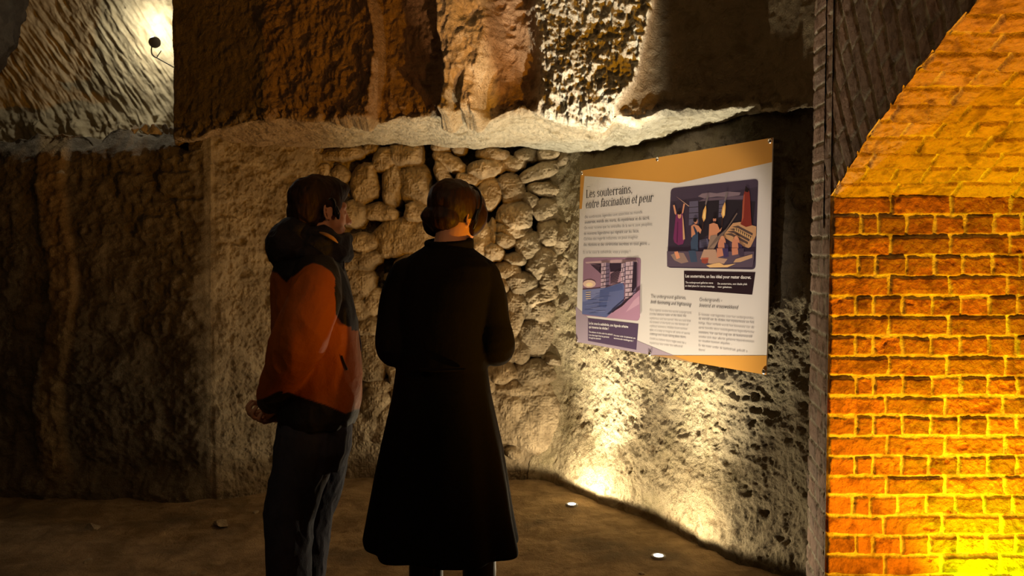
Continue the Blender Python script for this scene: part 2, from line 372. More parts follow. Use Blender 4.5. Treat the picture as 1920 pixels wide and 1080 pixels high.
    kcol = sstep(1.3, .8, np.abs(PXa-880)/45)[..., None]; c_front = c_front*(1-kcol)+kcol*np.array([.95, .85, .7])  # light on the column painted in as a paler tone
    kp = (sstep(985, 1030, PXa)*(1-cut2))[..., None]; c_front = c_front*(1-kp)+kp*np.array([.9, .88, .82])  # broken patch painted pale as well, as if lit from below
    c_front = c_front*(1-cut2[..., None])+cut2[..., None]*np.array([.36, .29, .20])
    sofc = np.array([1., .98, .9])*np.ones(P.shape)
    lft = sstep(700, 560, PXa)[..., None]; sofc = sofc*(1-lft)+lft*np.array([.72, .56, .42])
    rgt = sstep(1445, 1470, PXa)[..., None]; sofc = sofc*(1-rgt)+rgt*np.array([.22, .17, .11])  # shade painted in at the right end, so the lit ledge line stops
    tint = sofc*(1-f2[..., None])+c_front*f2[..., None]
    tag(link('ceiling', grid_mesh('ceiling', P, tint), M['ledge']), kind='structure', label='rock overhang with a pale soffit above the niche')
def upline(x): return np.interp(x, *zip(*UP))
build_ceiling()

# ---------------------------------------------------------------- hewn recess, upper left
def build_recess():
    X, Z = np.meshgrid(np.linspace(-5.2, -1.55, 560), np.linspace(2.15, 3.6, 300))
    Y = 5.62-.10*(Z-2.2)-.16*sstep(-3.2, -1.9, X)
    P = np.stack([X, Y, Z], -1)
    # pick marks running down to the right
    a = math.radians(-56); u = X*math.cos(a)+Z*math.sin(a); v = -X*math.sin(a)+Z*math.cos(a)
    Q = np.stack([u, 0*u, v], -1)
    h = .05*fbm(P, 1.6, 3, 121)+.012*fbm(Q, 10, 2, 122, .5, True, st=(.5, 1, 3.2))+.010*fbm(Q, 22, 3, 123, .6, st=(.5, 1, 2.4))+.008*fbm(P, 14, 3, 126)
    PX, PY = project(P)
    h += .13*sstep(195+14*np.sin(PX/31), 246, PY)*(.5+.8*fbm(P, 8, 4, 124))*sstep(330, 300, PX)     # crumbling foot
    P[..., 1] -= h
    c = np.ones(P.shape)*np.array([.95, .90, .80])
    tag(link('wall_upper_left', grid_mesh('wall_upper_left', P, c), M['hewn']), kind='structure', label='pick-hewn chalk wall of the lit recess above the left wall')
build_recess()
def build_outcrop():
    t, p = np.meshgrid(np.linspace(0, 2*math.pi, 160), np.linspace(.02, math.pi-.02, 110))
    D = np.stack([np.sin(p)*np.cos(t), np.sin(p)*np.sin(t), np.cos(p)], -1)
    D = np.sign(D)*np.abs(D)**.55
    P = D*np.array([.85, .9, 1.02])+np.array([-4.12, 4.9, 3.60]); P = P+D*(.07*fbm(P, 2.5, 4, 141)+.03*fbm(P, 10, 3, 142, ridged=True))[..., None]
    tag(link('wall_upper_left_outcrop', grid_mesh('wall_upper_left_outcrop', P, np.ones(P.shape)*.16), M['rock']), kind='structure', label='dark rock bulge at the left end of the recess')  # tint darkened to stand for the bulge being unlit
build_outcrop()

# ---------------------------------------------------------------- brick passage
BY = 3.0; BX = 1.19; ZS = 1.5-(367-483)/1500*BY
def brickfield(U, V, vault=False, seed=0, ch=.0755):
    """height and tint of an English-bond brick face, U along the courses, V counted from the springing"""
    P = np.stack([U, 0*U, V], -1)
    Vw = V+.004*fbm(P, 5, 2, 200+seed)+.0025*fbm(P, 22, 2, 201+seed); Uw = U+.005*fbm(P, 8, 2, 205+seed)
    row = np.floor(Vw/ch).astype(int); fv = Vw/ch-row
    rr = _h(row, row*0+seed, row*0, 5)
    stretch = (row % 2 == 0) if not vault else (row % 3 != 1)
    Lh, Ls = .108, .222
    uu = Uw+rr*.006; 
    us = uu/Ls; uh = (uu-.062)/Lh
    col_h = np.floor(uh); fh = uh-col_h
    # the closer: first header .105, closer .062
    first = uu < .105; closer = (uu >= .105) & (uu < .170)
    fh = np.where(first, np.clip(uu/.105, 0, 1), np.where(closer, (uu-.105)/.065, fh)); col_h = np.where(first, -2, np.where(closer, -1, col_h)); wh = np.where(first, .105, np.where(closer, .065, Lh))
    if vault: uh = uu/Lh+.3*(row % 2); col_h = np.floor(uh); fh = uh-col_h; wh = Lh+0*uu; us = us+.37*row
    col_s = np.floor(us); fs = us-col_s
    f = np.where(stretch, fs, fh); wdt = np.where(stretch, Ls, wh); ci = np.where(stretch, col_s, col_h+500).astype(int)
    bid = _h(ci, row, ci*0+seed, 11); bid2 = _h(ci, row, ci*0+seed, 12); bid3 = _h(ci, row, ci*0, 13)
    du = np.minimum(f, 1-f)*wdt-.0045; dv = np.minimum(fv, 1-fv)*ch-.0050-.002*bid2
    edge = np.minimum(du, dv)+.0045*fbm(P, 45, 3, 210+seed)
    m = sstep(-.001, .0055, edge)
    h = m*(.011+.0045*bid+(f-.5)*.008*bid2+(fv-.5)*.009*bid3)+.004*fbm(P, 60, 3, 220+seed)*m+.003*(1-m)*fbm(P, 40, 2, 221)
    chip = sstep(.35, .6, fbm(P, 20, 3, 230+seed)); h -= chip*m*.006
    br = (.80+.24*bid3)[..., None]*np.array([.50, .22, .12]); mo = np.array([.66, .62, .46])
    col = br*m[..., None]+mo*(1-m[..., None])
    return h, col
def build_bricks():
    # flat wall below the springing
    xs = np.concatenate([np.linspace(BX, 2.08, 330), np.linspace(2.09, 3.6, 150)]); zs = np.linspace(-.05, ZS, 560)
    X, Z = np.meshgrid(xs, zs); h, c = brickfield(X-BX, ZS-Z)
    P = np.stack([X, BY-h-.01*fbm(np.stack([X, 0*X, Z], -1), 2, 2, 7), Z], -1)
    edge = sstep(BX+.012, BX, X); P[..., 1] += .02*edge
    tag(link('wall_far_right', grid_mesh('wall_far_right', P, c), M['brick']), kind='structure', label='brick wall of the vaulted passage lit orange and yellow')
    # vault: circle through three points of its edge (Y, Z)
    a, b, c3 = np.array([BY, ZS]), np.array([2.587, 1.962]), np.array([2.06, 2.165])
    A = 2*np.array([b-a, c3-a]); B = np.array([b@b-a@a, c3@c3-a@a]); ctr = np.linalg.solve(A, B); R = np.linalg.norm(a-ctr)
    a0 = math.atan2(a[1]-ctr[1], a[0]-ctr[0]); a1 = math.pi-a0
    th = np.linspace(a0, a0+(1.25/R), 420); th = np.concatenate([th, np.linspace(th[-1], a1, 120)[1:]])
    T, Xg = np.meshgrid(th, xs, indexing='ij'); h, c = brickfield(Xg-BX, (T-a0)*R, True, 3, .088)
    rr = R-h*1.1
    P = np.stack([Xg, ctr[0]+rr*np.cos(T), ctr[1]+rr*np.sin(T)], -1)
    tag(link('ceiling_vault', grid_mesh('ceiling_vault', P, (.35*c+.65*np.array([.58, .36, .20]))), M['brick']), kind='structure', label='low brick vault springing from the orange lit wall')
    # arch face on the end of the vault, voussoirs on edge
    a0b = a0-.06; th = np.linspace(a0b, a1, 900); rs = np.linspace(R-.004, R+1.15, 150)
    T, Rg = np.meshgrid(th, rs, indexing='ij')
    Vv = (Rg-R); h, c = brickfield(Vv+.35, (T-a0)*R, True, 9, .072)
    Y = ctr[0]+Rg*np.cos(T); Zz = ctr[1]+Rg*np.sin(T)
    P = np.stack([BX-h*.45+.01+0*Y, np.minimum(Y, 3.075), Zz], -1)
    tag(link('trim_1', grid_mesh('trim_1', P, (.45*c+.55*.34)*np.array([.95, .92, .82])), M['brick']), kind='structure', label='grey brick arch face at the end of the vault')
    # jamb: narrow return of the brick wall towards the panel wall
    pt = path([(BX, BY), (1.252, 3.34), (1.62, 3.76)], 110); zs = np.linspace(-.05, 3.4, 760)
    pp = np.zeros((760, 110, 3)); pp[..., 0] = pt[None, :, 0]; pp[..., 1] = pt[None, :, 1]; pp[..., 2] = zs[:, None]
    sh = sstep(ZS-.1, ZS+.25, pp[..., 2])
    pp[..., 1] -= np.clip(pp[..., 1]-3.07, 0, .2)*sh*.9*(pp[..., 1] < 3.28)
    U = np.broadcast_to(np.linspace(0, .8, 110)[None], pp.shape[:2])
    h, c = brickfield(U+.11, ZS-pp[..., 2], False, 4)
    N = np.array([-.95, .25, 0]); pp = pp+N*h[..., None]*.5*sstep(0, .02, U)[..., None]
    tag(link('trim_2', grid_mesh('trim_2', pp, (.45*c+.55*.34)*np.array([.95, .90, .80])), M['brick']), kind='structure', label='narrow brick jamb between panel wall and lit brick wall')
build_bricks()

# ---------------------------------------------------------------- loose stones
def rock_mesh(r, seed, flat=.6):
    import bmesh
    bm = bmesh.new(); bmesh.ops.create_icosphere(bm, subdivisions=4, radius=1)
    V = np.array([v.co for v in bm.verts]); rn = np.random.default_rng(seed)
    for _ in range(7):
        n = rn.normal(size=3); n /= np.linalg.norm(n); d = V@n; V -= np.outer(np.clip(d-rn.uniform(.45, .8), 0, 1), n)
    V *= (1+.12*fbm(V+seed*3, 2.2, 3, seed))[:, None]; V *= r*np.array([1, .8, flat]); V[:, 2] -= V[:, 2].min()
    for v, c in zip(bm.verts, V): v.co = c
    me = bpy.data.meshes.new('stone'); bm.to_mesh(me); bm.free(); me.polygons.foreach_set('use_smooth', np.ones(len(me.polygons), bool))
    set_col(me, np.ones((len(V), 3))); return me
def floor_at(px, py): return onplane(px, py, (0, 0, 0.0), np.array([0, 0, 1.]))
FS = [(415,985,.055,'larger pale loose stone on the floor left of the man'),(480,960,.030,'small pale stone on the floor close behind the jeans'),
      (174,990,.050,'flat grey brown stone on the dark floor far left'),(123,1022,.020,'tiny stone chip on dark floor, nearest the bottom left corner'),
      (396,995,.016,'small chip just left of the larger pale floor stone'),(440,996,.015,'small chip just right of the larger pale floor stone'),
      (165,1051,.030,'dim brown stone on the floor near the bottom left'),(362,1070,.022,'small stone at the bottom edge left of the man'),
      (130,1004,.018,'reddish small pebble beside the flat grey brown stone'),(1205,1072,.022,'small dark pebble left of the nearer floor lamp')]
for i, (px, py, r, lb) in enumerate(FS):
    p = floor_at(px, py); o = link('loose_stone', rock_mesh(r, 40+i, .5), M['stone']); o.location = (p[0], p[1], -.022); o.rotation_euler = (0, 0, i*1.3)
    tag(o, lb, 'stone', 'loose stones on the earth floor')
LS = [(252,252,.030,'small pale stone at the left end of the ledge rubble'),(272,242,.045,'tallest pointed pale stone in the ledge rubble'),(288,250,.038,'rounded grey stone in the middle of the ledge rubble'),
      (300,254,.022,'little stone chip on the ledge between two grey stones'),(311,248,.034,'angular stone near the pillar end of the ledge rubble'),(322,252,.028,'last pale stone against the dark rock pillar on the ledge')]
for i, (px, py, r, lb) in enumerate(LS):
    p = atY(px, py, 5.02+.03*(i % 2)); o = link('ledge_stone', rock_mesh(r*.95, 80+i, 1.1), M['stone']); o.location = (p[0], p[1], 2.268); o.rotation_euler = (0, 0, i*2.1)
    tag(o, lb, 'stone', 'broken stones lying on the ledge under the recess lamp')

# ---------------------------------------------------------------- generic solids for fixtures and figures
def revolve(prof, n=32):
    V = []; Fc = []
    for r, z in prof:
        for k in range(n): t = 2*math.pi*k/n; V.append((r*math.cos(t), r*math.sin(t), z))
    for i in range(len(prof)-1):
        for k in range(n): a = i*n+k; b = i*n+(k+1) % n; Fc.append((a, b, b+n, a+n))
    Fc.append(tuple(range(n))[::-1]); Fc.append(tuple((len(prof)-1)*n+k for k in range(n)))
    return V, Fc
def loft(rings, n=40):
    """rings: (centre, axisU, axisV, exponent)"""
    V = []; Fc = []
    for c, u, v, e in rings:
        c, u, v = map(np.array, (c, u, v))
        for k in range(n):
            t = 2*math.pi*k/n; cs, sn = math.cos(t), math.sin(t); q = 2/e
            V.append(tuple(c+u*math.copysign(abs(cs)**q, cs)+v*math.copysign(abs(sn)**q, sn)))
    for i in range(len(rings)-1):
        for k in range(n): a = i*n+k; b = i*n+(k+1) % n; Fc.append((a, b, b+n, a+n))
    Fc.append(tuple(range(n))[::-1]); Fc.append(tuple((len(rings)-1)*n+k for k in range(n)))
    return V, Fc
def tube(pts, rad, n=20, sub=6, ecc=1.0):
    """smooth tapering limb through pts, with rounded ends"""
    P = np.array(pts, float); R = np.array(rad, float)
    if len(P) > 2 and sub > 1:
        q = []; qr = []
        for i in range(len(P)-1):
            p0, p1, p2, p3 = P[max(i-1, 0)], P[i], P[i+1], P[min(i+2, len(P)-1)]; r0, r1, r2, r3 = R[max(i-1, 0)], R[i], R[i+1], R[min(i+2, len(P)-1)]
            for t in np.linspace(0, 1, sub, endpoint=False):
                f = lambda a, b, c, d: .5*((2*b)+(-a+c)*t+(2*a-5*b+4*c-d)*t*t+(-a+3*b-3*c+d)*t**3)
                q.append(f(p0, p1, p2, p3)); qr.append(f(r0, r1, r2, r3))
        q.append(P[-1]); qr.append(R[-1]); P = np.array(q); R = np.array(qr)
    T = np.gradient(P, axis=0); T /= np.linalg.norm(T, axis=1, keepdims=True)
    ref = np.array([0, 0, 1.]) if abs(T[0][2]) < .8 else np.array([1., 0, 0])
    rings = []; u = np.cross(ref, T[0]); u /= np.linalg.norm(u)
    def ring(c, r, u, v): rings.append((c, u*r, v*r*ecc, 2))
    for i in range(len(P)):
        u = u-T[i]*(u@T[i]); u /= np.linalg.norm(u); v = np.cross(T[i], u)
        if i == 0:
            for a in (80, 55, 28): a = math.radians(a); ring(P[0]-T[0]*R[0]*math.sin(a), R[0]*math.cos(a), u, v)
        ring(P[i], R[i], u, v)
        if i == len(P)-1:
            for a in (28, 55, 80): a = math.radians(a); ring(P[i]+T[i]*R[i]*math.sin(a), R[i]*math.cos(a), u, v)
    return loft(rings, n)
def ellip(c, r, R3=None, n=24):
    prof = [(max(math.sin(math.pi*i/n), .02), -math.cos(math.pi*i/n)) for i in range(n+1)]
    V, Fc = revolve(prof, 32); V = np.array(V)*np.array(r)
    if R3 is not None: V = V@np.array(R3).T
    return [tuple(v) for v in V+np.array(c)], Fc
def simple(name, parts, material, parent=None, smooth=True):
    V = []; Fc = []
    for v, f in parts: o = len(V); V += list(v); Fc += [tuple(i+o for i in q) for q in f]
    me = bpy.data.meshes.new(name); me.from_pydata([tuple(map(float, v)) for v in V], [], Fc); me.update()
    if smooth: me.polygons.foreach_set('use_smooth', np.ones(len(me.polygons), bool))
    return link(name, me, material, parent)
def union(name, parts, voxel, smooth, material, parent=None, disp=None, colf=None):
    """melt overlapping closed solids into one continuous skin"""
    o = simple('tmp', parts, None)
    m = o.modifiers.new('r', 'REMESH'); m.mode = 'VOXEL'; m.voxel_size = voxel; m.use_smooth_shade = True
    if smooth: s = o.modifiers.new('s', 'SMOOTH'); s.factor = .5; s.iterations = smooth
    dg = bpy.context.evaluated_depsgraph_get(); me = bpy.data.meshes.new_from_object(o.evaluated_get(dg)); old = o.data
    bpy.data.objects.remove(o); bpy.data.meshes.remove(old)
    me.name = name; n = len(me.vertices); V = np.empty(n*3, np.float32); me.vertices.foreach_get('co', V); V = V.reshape(-1, 3).astype(float)
    if disp is not None:
        Nn = np.empty(n*3, np.float32); me.vertices.foreach_get('normal', Nn); Nn = Nn.reshape(-1, 3)
        V2 = V+Nn*disp(V)[:, None]; me.vertices.foreach_set('co', V2.astype(np.float32).ravel())
    if colf is not None: set_col(me, colf(V))
    me.polygons.foreach_set('use_smooth', np.ones(len(me.polygons), bool)); me.update()
    return link(name, me, material, parent)
def empty(name, loc): o = bpy.data.objects.new(name, None); S.collection.objects.link(o); o.location = loc; o.empty_display_size = .05; return o

# ---------------------------------------------------------------- lamps one can see
def floor_lamp(loc, lb):
    e = empty('floor_spotlight', (loc[0], loc[1], 0)); tag(e, lb, 'floor light', 'recessed floor spotlights along the panel wall')
    simple('housing', [revolve([(.030, -.03), (.036, -.03), (.038, .004), (.036, .008), (.024, .008), (.023, .002)])], M['grey_metal'], e)
    simple('lens', [revolve([(.020, -.004), (.0225, .002), (.0215, .007), (.012, .010), (.002, .011)])], M['lens'], e)
floor_lamp(FL1, 'small lit floor lamp nearer the back wall, right of the black coat')
floor_lamp(FL2, 'small lit floor lamp nearer the viewer, below the panel')
def recess_lamp():
    p = atY(290, 79, 5.10); e = empty('wall_spotlight', p)
    tag(e, 'small grey oval spotlight shining on the hewn recess wall', 'spotlight')
    rot = Matrix.Rotation(math.radians(-70), 3, 'X') @ Matrix.Rotation(math.radians(-24), 3, 'Y')
    V, Fc = revolve([(.004, -.045), (.020, -.042), (.031, -.028), (.036, -.006), (.034, .020), (.031, .026), (.028, .022), (.02, .012)])
    V = [tuple(rot @ Vector(v)) for v in V]; simple('shade', [(V, Fc)], M['grey_metal'], e)
    V, Fc = revolve([(.027, .012), (.026, .018), (.01, .020)]); simple('bulb', [([tuple(rot @ Vector(v)) for v in V], Fc)], M['lens'], e)
    simple('bracket', [tube([(-.02, .0, -.025), (-.03, .03, -.07), (-.012, .10, -.085), (.0, .36, -.09)], [.004]*4, 8), tube([(.03, .02, -.05), (-.012, .05, -.085)], [.003, .003], 8)], M['grey_metal'], e)
recess_lamp()

# ---------------------------------------------------------------- information panel
PO = W0+WN*.075                       # plane of the panel, standing off the wall on screws
def pp_(px, py):                      # pixel -> panel coordinates (u along wall, v up) in metres
    q = onplane(px, py, PO, WN); return np.array([(q-PO)@WD, q[2]])
c1 = [pp_(1089, 320), pp_(1449, 258), pp_(1437, 703), pp_(1080, 641)]
cu, cv = np.mean(c1, axis=0)
PB = empty('information_panel', tuple(PO+WD*cu+np.array([0, 0, cv])))
PB.rotation_euler = (math.pi/2, 0, math.atan2(WD[1], WD[0]))        # local x along the wall, local y up, local z out of the wall
tag(PB, 'white and ochre information panel headed Les souterrains, screwed to the rock wall', 'information panel')
def loc2(px, py): q = pp_(px, py); return q[0]-cu, q[1]-cv
def polys(name, items, z0, parent=PB, dz=.00025):
    V = []; Fc = []; C = []
    for k, (col, pts) in enumerate(items):
        o = len(V); V += [(*loc2(*p), z0+dz*k) for p in pts]; C += [col]*len(pts)
        n = len(pts); area = sum(V[o+i][0]*V[o+(i+1) % n][1]-V[o+(i+1) % n][0]*V[o+i][1] for i in range(n))
        idx = tuple(range(o, o+n)); Fc.append(idx if area > 0 else idx[::-1])
    me = bpy.data.meshes.new(name); me.from_pydata(V, [], Fc); me.update(); set_col(me, np.array(C)); return link(name, me, M['print'], parent)
def srgb(r, g, b): return tuple(((c/255+.055)/1.055)**2.4 if c > 10 else c/3294 for c in (r, g, b))
def build_panel():
    V = [(*loc2(*p), z) for z in (-.006, 0) for p in ((1089, 320), (1449, 258), (1437, 703), (1080, 641))]
    me = bpy.data.meshes.new('board'); me.from_pydata(V, [], [(0, 1, 2, 3), (7, 6, 5, 4), (0, 4, 5, 1), (1, 5, 6, 2), (2, 6, 7, 3), (3, 7, 4, 0)]); me.update()
    link('board', me, M['panel'], PB)
    OR = (.60, .29, .055); A = lambda u, v: (1080+u/4.695, 250+v/4.695); B = lambda u, v: (1070+u/4.5, 470+v/4.5)
    polys('ochre_border', [(OR, [(1089,320),(1449,258),(1447.6,304),(1272,343.5),(1096,330),(1091,391.6),(1086.4,392)]),
        ((.36,.29,.36), [(1079.7,575),(1104,597),(1200,641),(1290,677.5),(1080,641)]), (OR, [(1225,666.5),(1438,666.7),(1437,703),(1225,666)]), ((.42,.24,.10), [(1225,666),(1262,667),(1300,680)])], .0003)
    def rr(p, r=7):     # rounded quad
        out = []; n = 4
        for i in range(4):
            a, b, c = np.array(p[i-1], float), np.array(p[i], float), np.array(p[(i+1) % 4], float)
            u = (a-b)/np.linalg.norm(a-b); v = (c-b)/np.linalg.norm(c-b)
            for t in (0, .25, .5, .75, 1): out.append(tuple((b+u*r)*(1-t)**2+b*2*t*(1-t)+(b+v*r)*t*t))
        return out
    q = srgb
    def ap(l): return [A(*p) for p in l]
    def bp(l): return [B(*p) for p in l]
    def quad(u, v, w2, h2): return [(u-w2, v-h2), (u+w2, v-h2), (u+w2, v+h2), (u-w2, v+h2)]
    def blob(u, v, a, b, n=10, an=0): return [(u+a*math.cos(t)*math.cos(an)-b*math.sin(t)*math.sin(an), v+a*math.cos(t)*math.sin(an)+b*math.sin(t)*math.cos(an)) for t in [2*math.pi*k/n for k in range(n)]]
    # the large illustration: a gathering with torches in a cave
    it = [(q(70,58,78), rr([(1258,353),(1422,335),(1416.6,505.5),(1250.4,502)], 8))]
    ad = lambda c, l: it.append((q(*c), ap(l)))
    ad((58,48,66), [(838,600),(1000,575),(1100,560),(1600,470),(1590,800),(1200,1000),(815,1000)])
    ad((40,34,44), [(1080,600),(1300,580),(1580,600),(1560,800),(1400,850),(1180,880),(1080,960)])
    ad((130,112,124), [(1075,555),(1110,530),(1180,520),(1240,528),(1330,512),(1450,520),(1440,545),(1330,560),(1240,556),(1130,572)])
    ad((100,84,100), [(1130,572),(1330,560),(1500,545),(1500,580),(1240,588),(1080,600)])
    for x0, x1, y0, y1 in ((1000,1075,600,800),(1262,1310,590,730)):
        ad((94,88,112), [(x0,y0),(x1,y0-6),(x1+6,y1),(x0-6,y1+10)])
        for k in range(3): yy = y0+(y1-y0)*(k+1)/4; ad((44,38,50), [(x0-3,yy),(x1+4,yy-6),(x1+4,yy-1),(x0-3,yy+5)])
    ad((96,92,120), [(1090,935),(1160,925),(1170,960),(1180,1010),(1090,1010)]); 
    for k in range(7): ad((36,32,44), [(1090+8*k,935+11*k),(1150+4*k,930+12*k),(1150,936+12*k),(1092,941+11*k)])
    ad((196,150,110), [(1385,790),(1450,780),(1590,820),(1588,900),(1540,1000),(1520,1010),(1380,960),(1290,905)])
    for k in range(4): ad((88,70,66), [(1375-20*k,822+22*k),(1430-20*k,812+22*k),(1560-14*k,880+26*k),(1556-14*k,900+26*k),(1430-20*k,835+22*k)])
    for k in range(9): ad((222,180,120), [(1400+18*k,835+10*k),(1407+18*k,830+10*k),(1412+18*k,858+10*k),(1404+18*k,860+10*k)])
    ad((128,48,40), [(1482,530),(1500,470),(1530,510),(1536,560),(1545,740),(1552,810),(1500,825),(1452,800),(1466,740),(1470,600)])
    ad((166,84,62), [(1482,535),(1490,540),(1480,740),(1462,790),(1470,640)]); ad((30,20,24), [(1497,462),(1526,490),(1520,520),(1490,512)])
    ad((216,150,116), [(858,632),(872,630),(888,700),(884,720),(872,705)]); ad((216,150,116), [(950,618),(964,622),(948,700),(934,712)])
    ad((220,180,150), [(886,556),(892,560),(1000,640),(996,644)])
    ad((118,50,96), [(884,712),(945,706),(962,930),(945,975),(905,985),(870,960),(860,925)]); ad((210,160,120), [(940,712),(950,760),(964,930),(946,940)])
    it.append((q(212,150,120), ap(blob(915,725,16,26)))); it.append((q(40,24,30), ap(blob(913,700,17,16))))
    ad((92,38,78), [(895,780),(905,780),(900,960),(888,960)])
    ad((206,140,108), [(1018,815),(1045,800),(1085,815),(1110,850),(1100,885),(1080,860),(1075,910),(1020,915)]); it.append((q(206,140,108), ap(blob(1060,775,16,24)))); it.append((q(30,22,28), ap(blob(1053,762,17,20))))
    ad((62,78,104), [(1030,905),(1080,870),(1078,1000),(1085,1075),(1060,1080),(1020,1075),(1014,960)]); ad((46,58,84), [(1036,820),(1046,818),(1080,880),(1060,900)])
    ad((206,140,108), [(1178,800),(1215,788),(1250,800),(1270,850),(1290,825),(1280,860),(1250,880),(1248,895),(1190,900),(1184,940),(1172,930)]); it.append((q(200,132,104), ap(blob(1225,760,15,22)))); it.append((q(30,22,28), ap(blob(1225,738,16,14)))); it.append((q(60,40,40), ap(blob(1226,782,11,10))))
    ad((150,124,110), [(1190,900),(1248,892),(1262,940),(1230,1000),(1180,1075),(1130,1080),(1160,1020),(1175,960)])
    for cx, cy in ((1135,700),(1305,670)):
        ad((232,176,104), [(cx+14,cy-70),(cx+18,cy-20),(cx+12,cy+50),(cx-6,cy+80),(cx-20,cy+40),(cx-10,cy-20)]); ad((250,214,140), [(cx+6,cy-30),(cx+8,cy+40),(cx-4,cy+64),(cx-10,cy+20)])
        ad((120,108,112), [(cx+14,cy-60),(cx+40,cy-150),(cx+24,cy-155),(cx+6,cy-80)]); ad((60,40,40), [(cx-16,cy+78),(cx-4,cy+78),(cx-10,cy+150),(cx-20,cy+148)])
    ad((120,100,92), [(1420,700),(1428,708),(1300,900),(1180,1010),(1150,1040),(1240,920),(1330,840)])
    for cx in (1290, 1412):
        it.append((q(206,136,108), ap(blob(cx,975,34,66,12,.15)))); it.append((q(214,148,116), ap(blob(cx+4,920,17,18)))); ad((60,48,80), [(cx+20,960),(cx+60,985),(cx+60,1060),(cx+30,1075)])
    adb = lambda c, l: it.append((q(*c), bp(l)))
    adb((92,78,96), [(818,5),(1555,8),(1555,60),(1540,140),(1200,142),(820,135)]); adb((150,124,116), [(850,35),(900,15),(960,20),(1000,95),(940,108),(880,80)])
    adb((224,150,116), [(880,10),(910,5),(930,60),(900,72)]); adb((62,78,104), [(1000,0),(1060,0),(1075,95),(1020,98)])
    adb((186,150,130), [(1130,-10),(1230,-10),(1250,60),(1330,70),(1300,110),(1180,110),(1100,70)]); adb((150,72,62), [(1110,62),(1170,62),(1165,100),(1140,112),(1112,100)]); adb((190,100,80), [(1110,60),(1170,58),(1170,70),(1112,72)])
    adb((206,136,108), [(1240,-20),(1290,-20),(1300,40),(1240,60)]); adb((70,58,98), [(1286,-20),(1335,-20),(1340,50),(1300,60)]); adb((206,136,108), [(1365,-20),(1420,-20),(1420,30),(1370,40)]); adb((70,58,78), [(1415,-20),(1470,-20),(1470,50),(1430,46)])
    adb((230,186,130), [(1150,125),(1260,100),(1300,122),(1400,110),(1330,140),(1180,142)]); adb((200,160,124), [(1400,70),(1540,30),(1540,60),(1440,96),(1380,100)])
    polys('illustration', it, .0006, dz=.00006)
    # the small illustration: water under a bridge of stone piers
    it = [(q(150,116,140), rr([(1094,483),(1202,483),(1199,602),(1091.5,591)], 7))]
    adb((192,160,168), [(125,95),(400,75),(560,80),(570,100),(470,108),(250,112),(130,108)])
    adb((52,40,58), [(150,108),(470,102),(460,150),(440,290),(350,300),(330,130),(240,170),(250,122)])
    adb((176,140,158), [(334,180),(430,170),(434,262),(340,300)])
    for k in range(10): adb((48,38,56), [(170+9*k,118+8*k),(260+2*k,124+9*k),(262,129+9*k),(176+9*k,124+8*k)])
    for k in range(8): adb((60,48,66), [(335,200+11*k),(425-4*k,150+16*k),(428-4*k,156+16*k),(338,206+11*k)])
    it.append((q(230,196,180), bp(blob(160,280,55,34)))); it.append((q(255,226,176), bp(blob(160,285,30,17)))); it.append((q(255,240,200), bp(blob(150,290,16,9))))
    adb((98,108,156), [(102,330),(200,322),(300,312),(440,265),(455,300),(452,420),(400,480),(350,520),(305,562),(200,548),(99,536)])
    adb((122,130,176), [(102,330),(300,316),(340,350),(230,370),(160,420),(101,430)]); adb((80,92,142), [(250,330),(440,275),(444,330),(330,350),(300,480),(240,470)])
    for k in range(14): yy = 345+14*k; adb((84,96,146) if k % 2 else (130,138,184), [(120+13*(k*7 % 11),yy),(190+15*(k*7 % 11),yy-5),(190+15*(k*7 % 11),yy-1),(122+13*(k*7 % 11),yy+4)])
    for k in range(4): adb((235,205,160), [(130,350+18*k),(175,346+18*k),(170,352+18*k),(134,355+18*k)])
    for x0, x1, y0, y1 in ((262,300,105,310),(432,460,108,270),(470,530,95,400)):
        adb((196,170,186), [(x0,y0),(x1,y0-4),(x1-2,y1),(x0-4,y1+4)]); adb((110,96,124), [(x1,y0-4),(x1+34,y0),(x1+26,y1-24),(x1-2,y1)])
        n = int((y1-y0)/34)
        for k in range(1, n+1): yy = y0+k*(y1-y0)/(n+.3); adb((56,44,62), [(x0-3,yy),(x1,yy-6),(x1+28,yy-12),(x1+28,yy-8),(x1,yy-1),(x0-3,yy+4)])
        for k in range(n): yy = y0+k*(y1-y0)/(n+.3); xm = x0+(x1-x0)*(.35 if k % 2 else .65); adb((56,44,62), [(xm,yy+2),(xm+4,yy+2),(xm+3,yy+30),(xm-1,yy+30)])
    adb((46,36,52), [(540,100),(565,96),(562,300),(520,360),(530,200)])
    adb((178,136,164), [(590,330),(592,560),(580,580),(560,590),(305,565),(350,525),(440,470),(530,380)]); adb((200,160,184), [(540,420),(585,380),(586,450),(470,520)])
    adb((50,38,54), [(350,520),(400,478),(455,432),(530,376),(532,384),(460,444),(405,488),(360,524)])
    polys('illustration', it, .0006, dz=.00006)
    cb1 = polys('caption_box', [((.022,.010,.016), [(1282.6,507.8),(1416.6,510.4),(1410.6,552.6),(1283.3,543.3)])], .0006)
    cb2 = polys('caption_box', [((.085,.055,.11), [(1102.6,596.6),(1197.3,607.3),(1193.3,656),(1102.6,639)])], .0006)
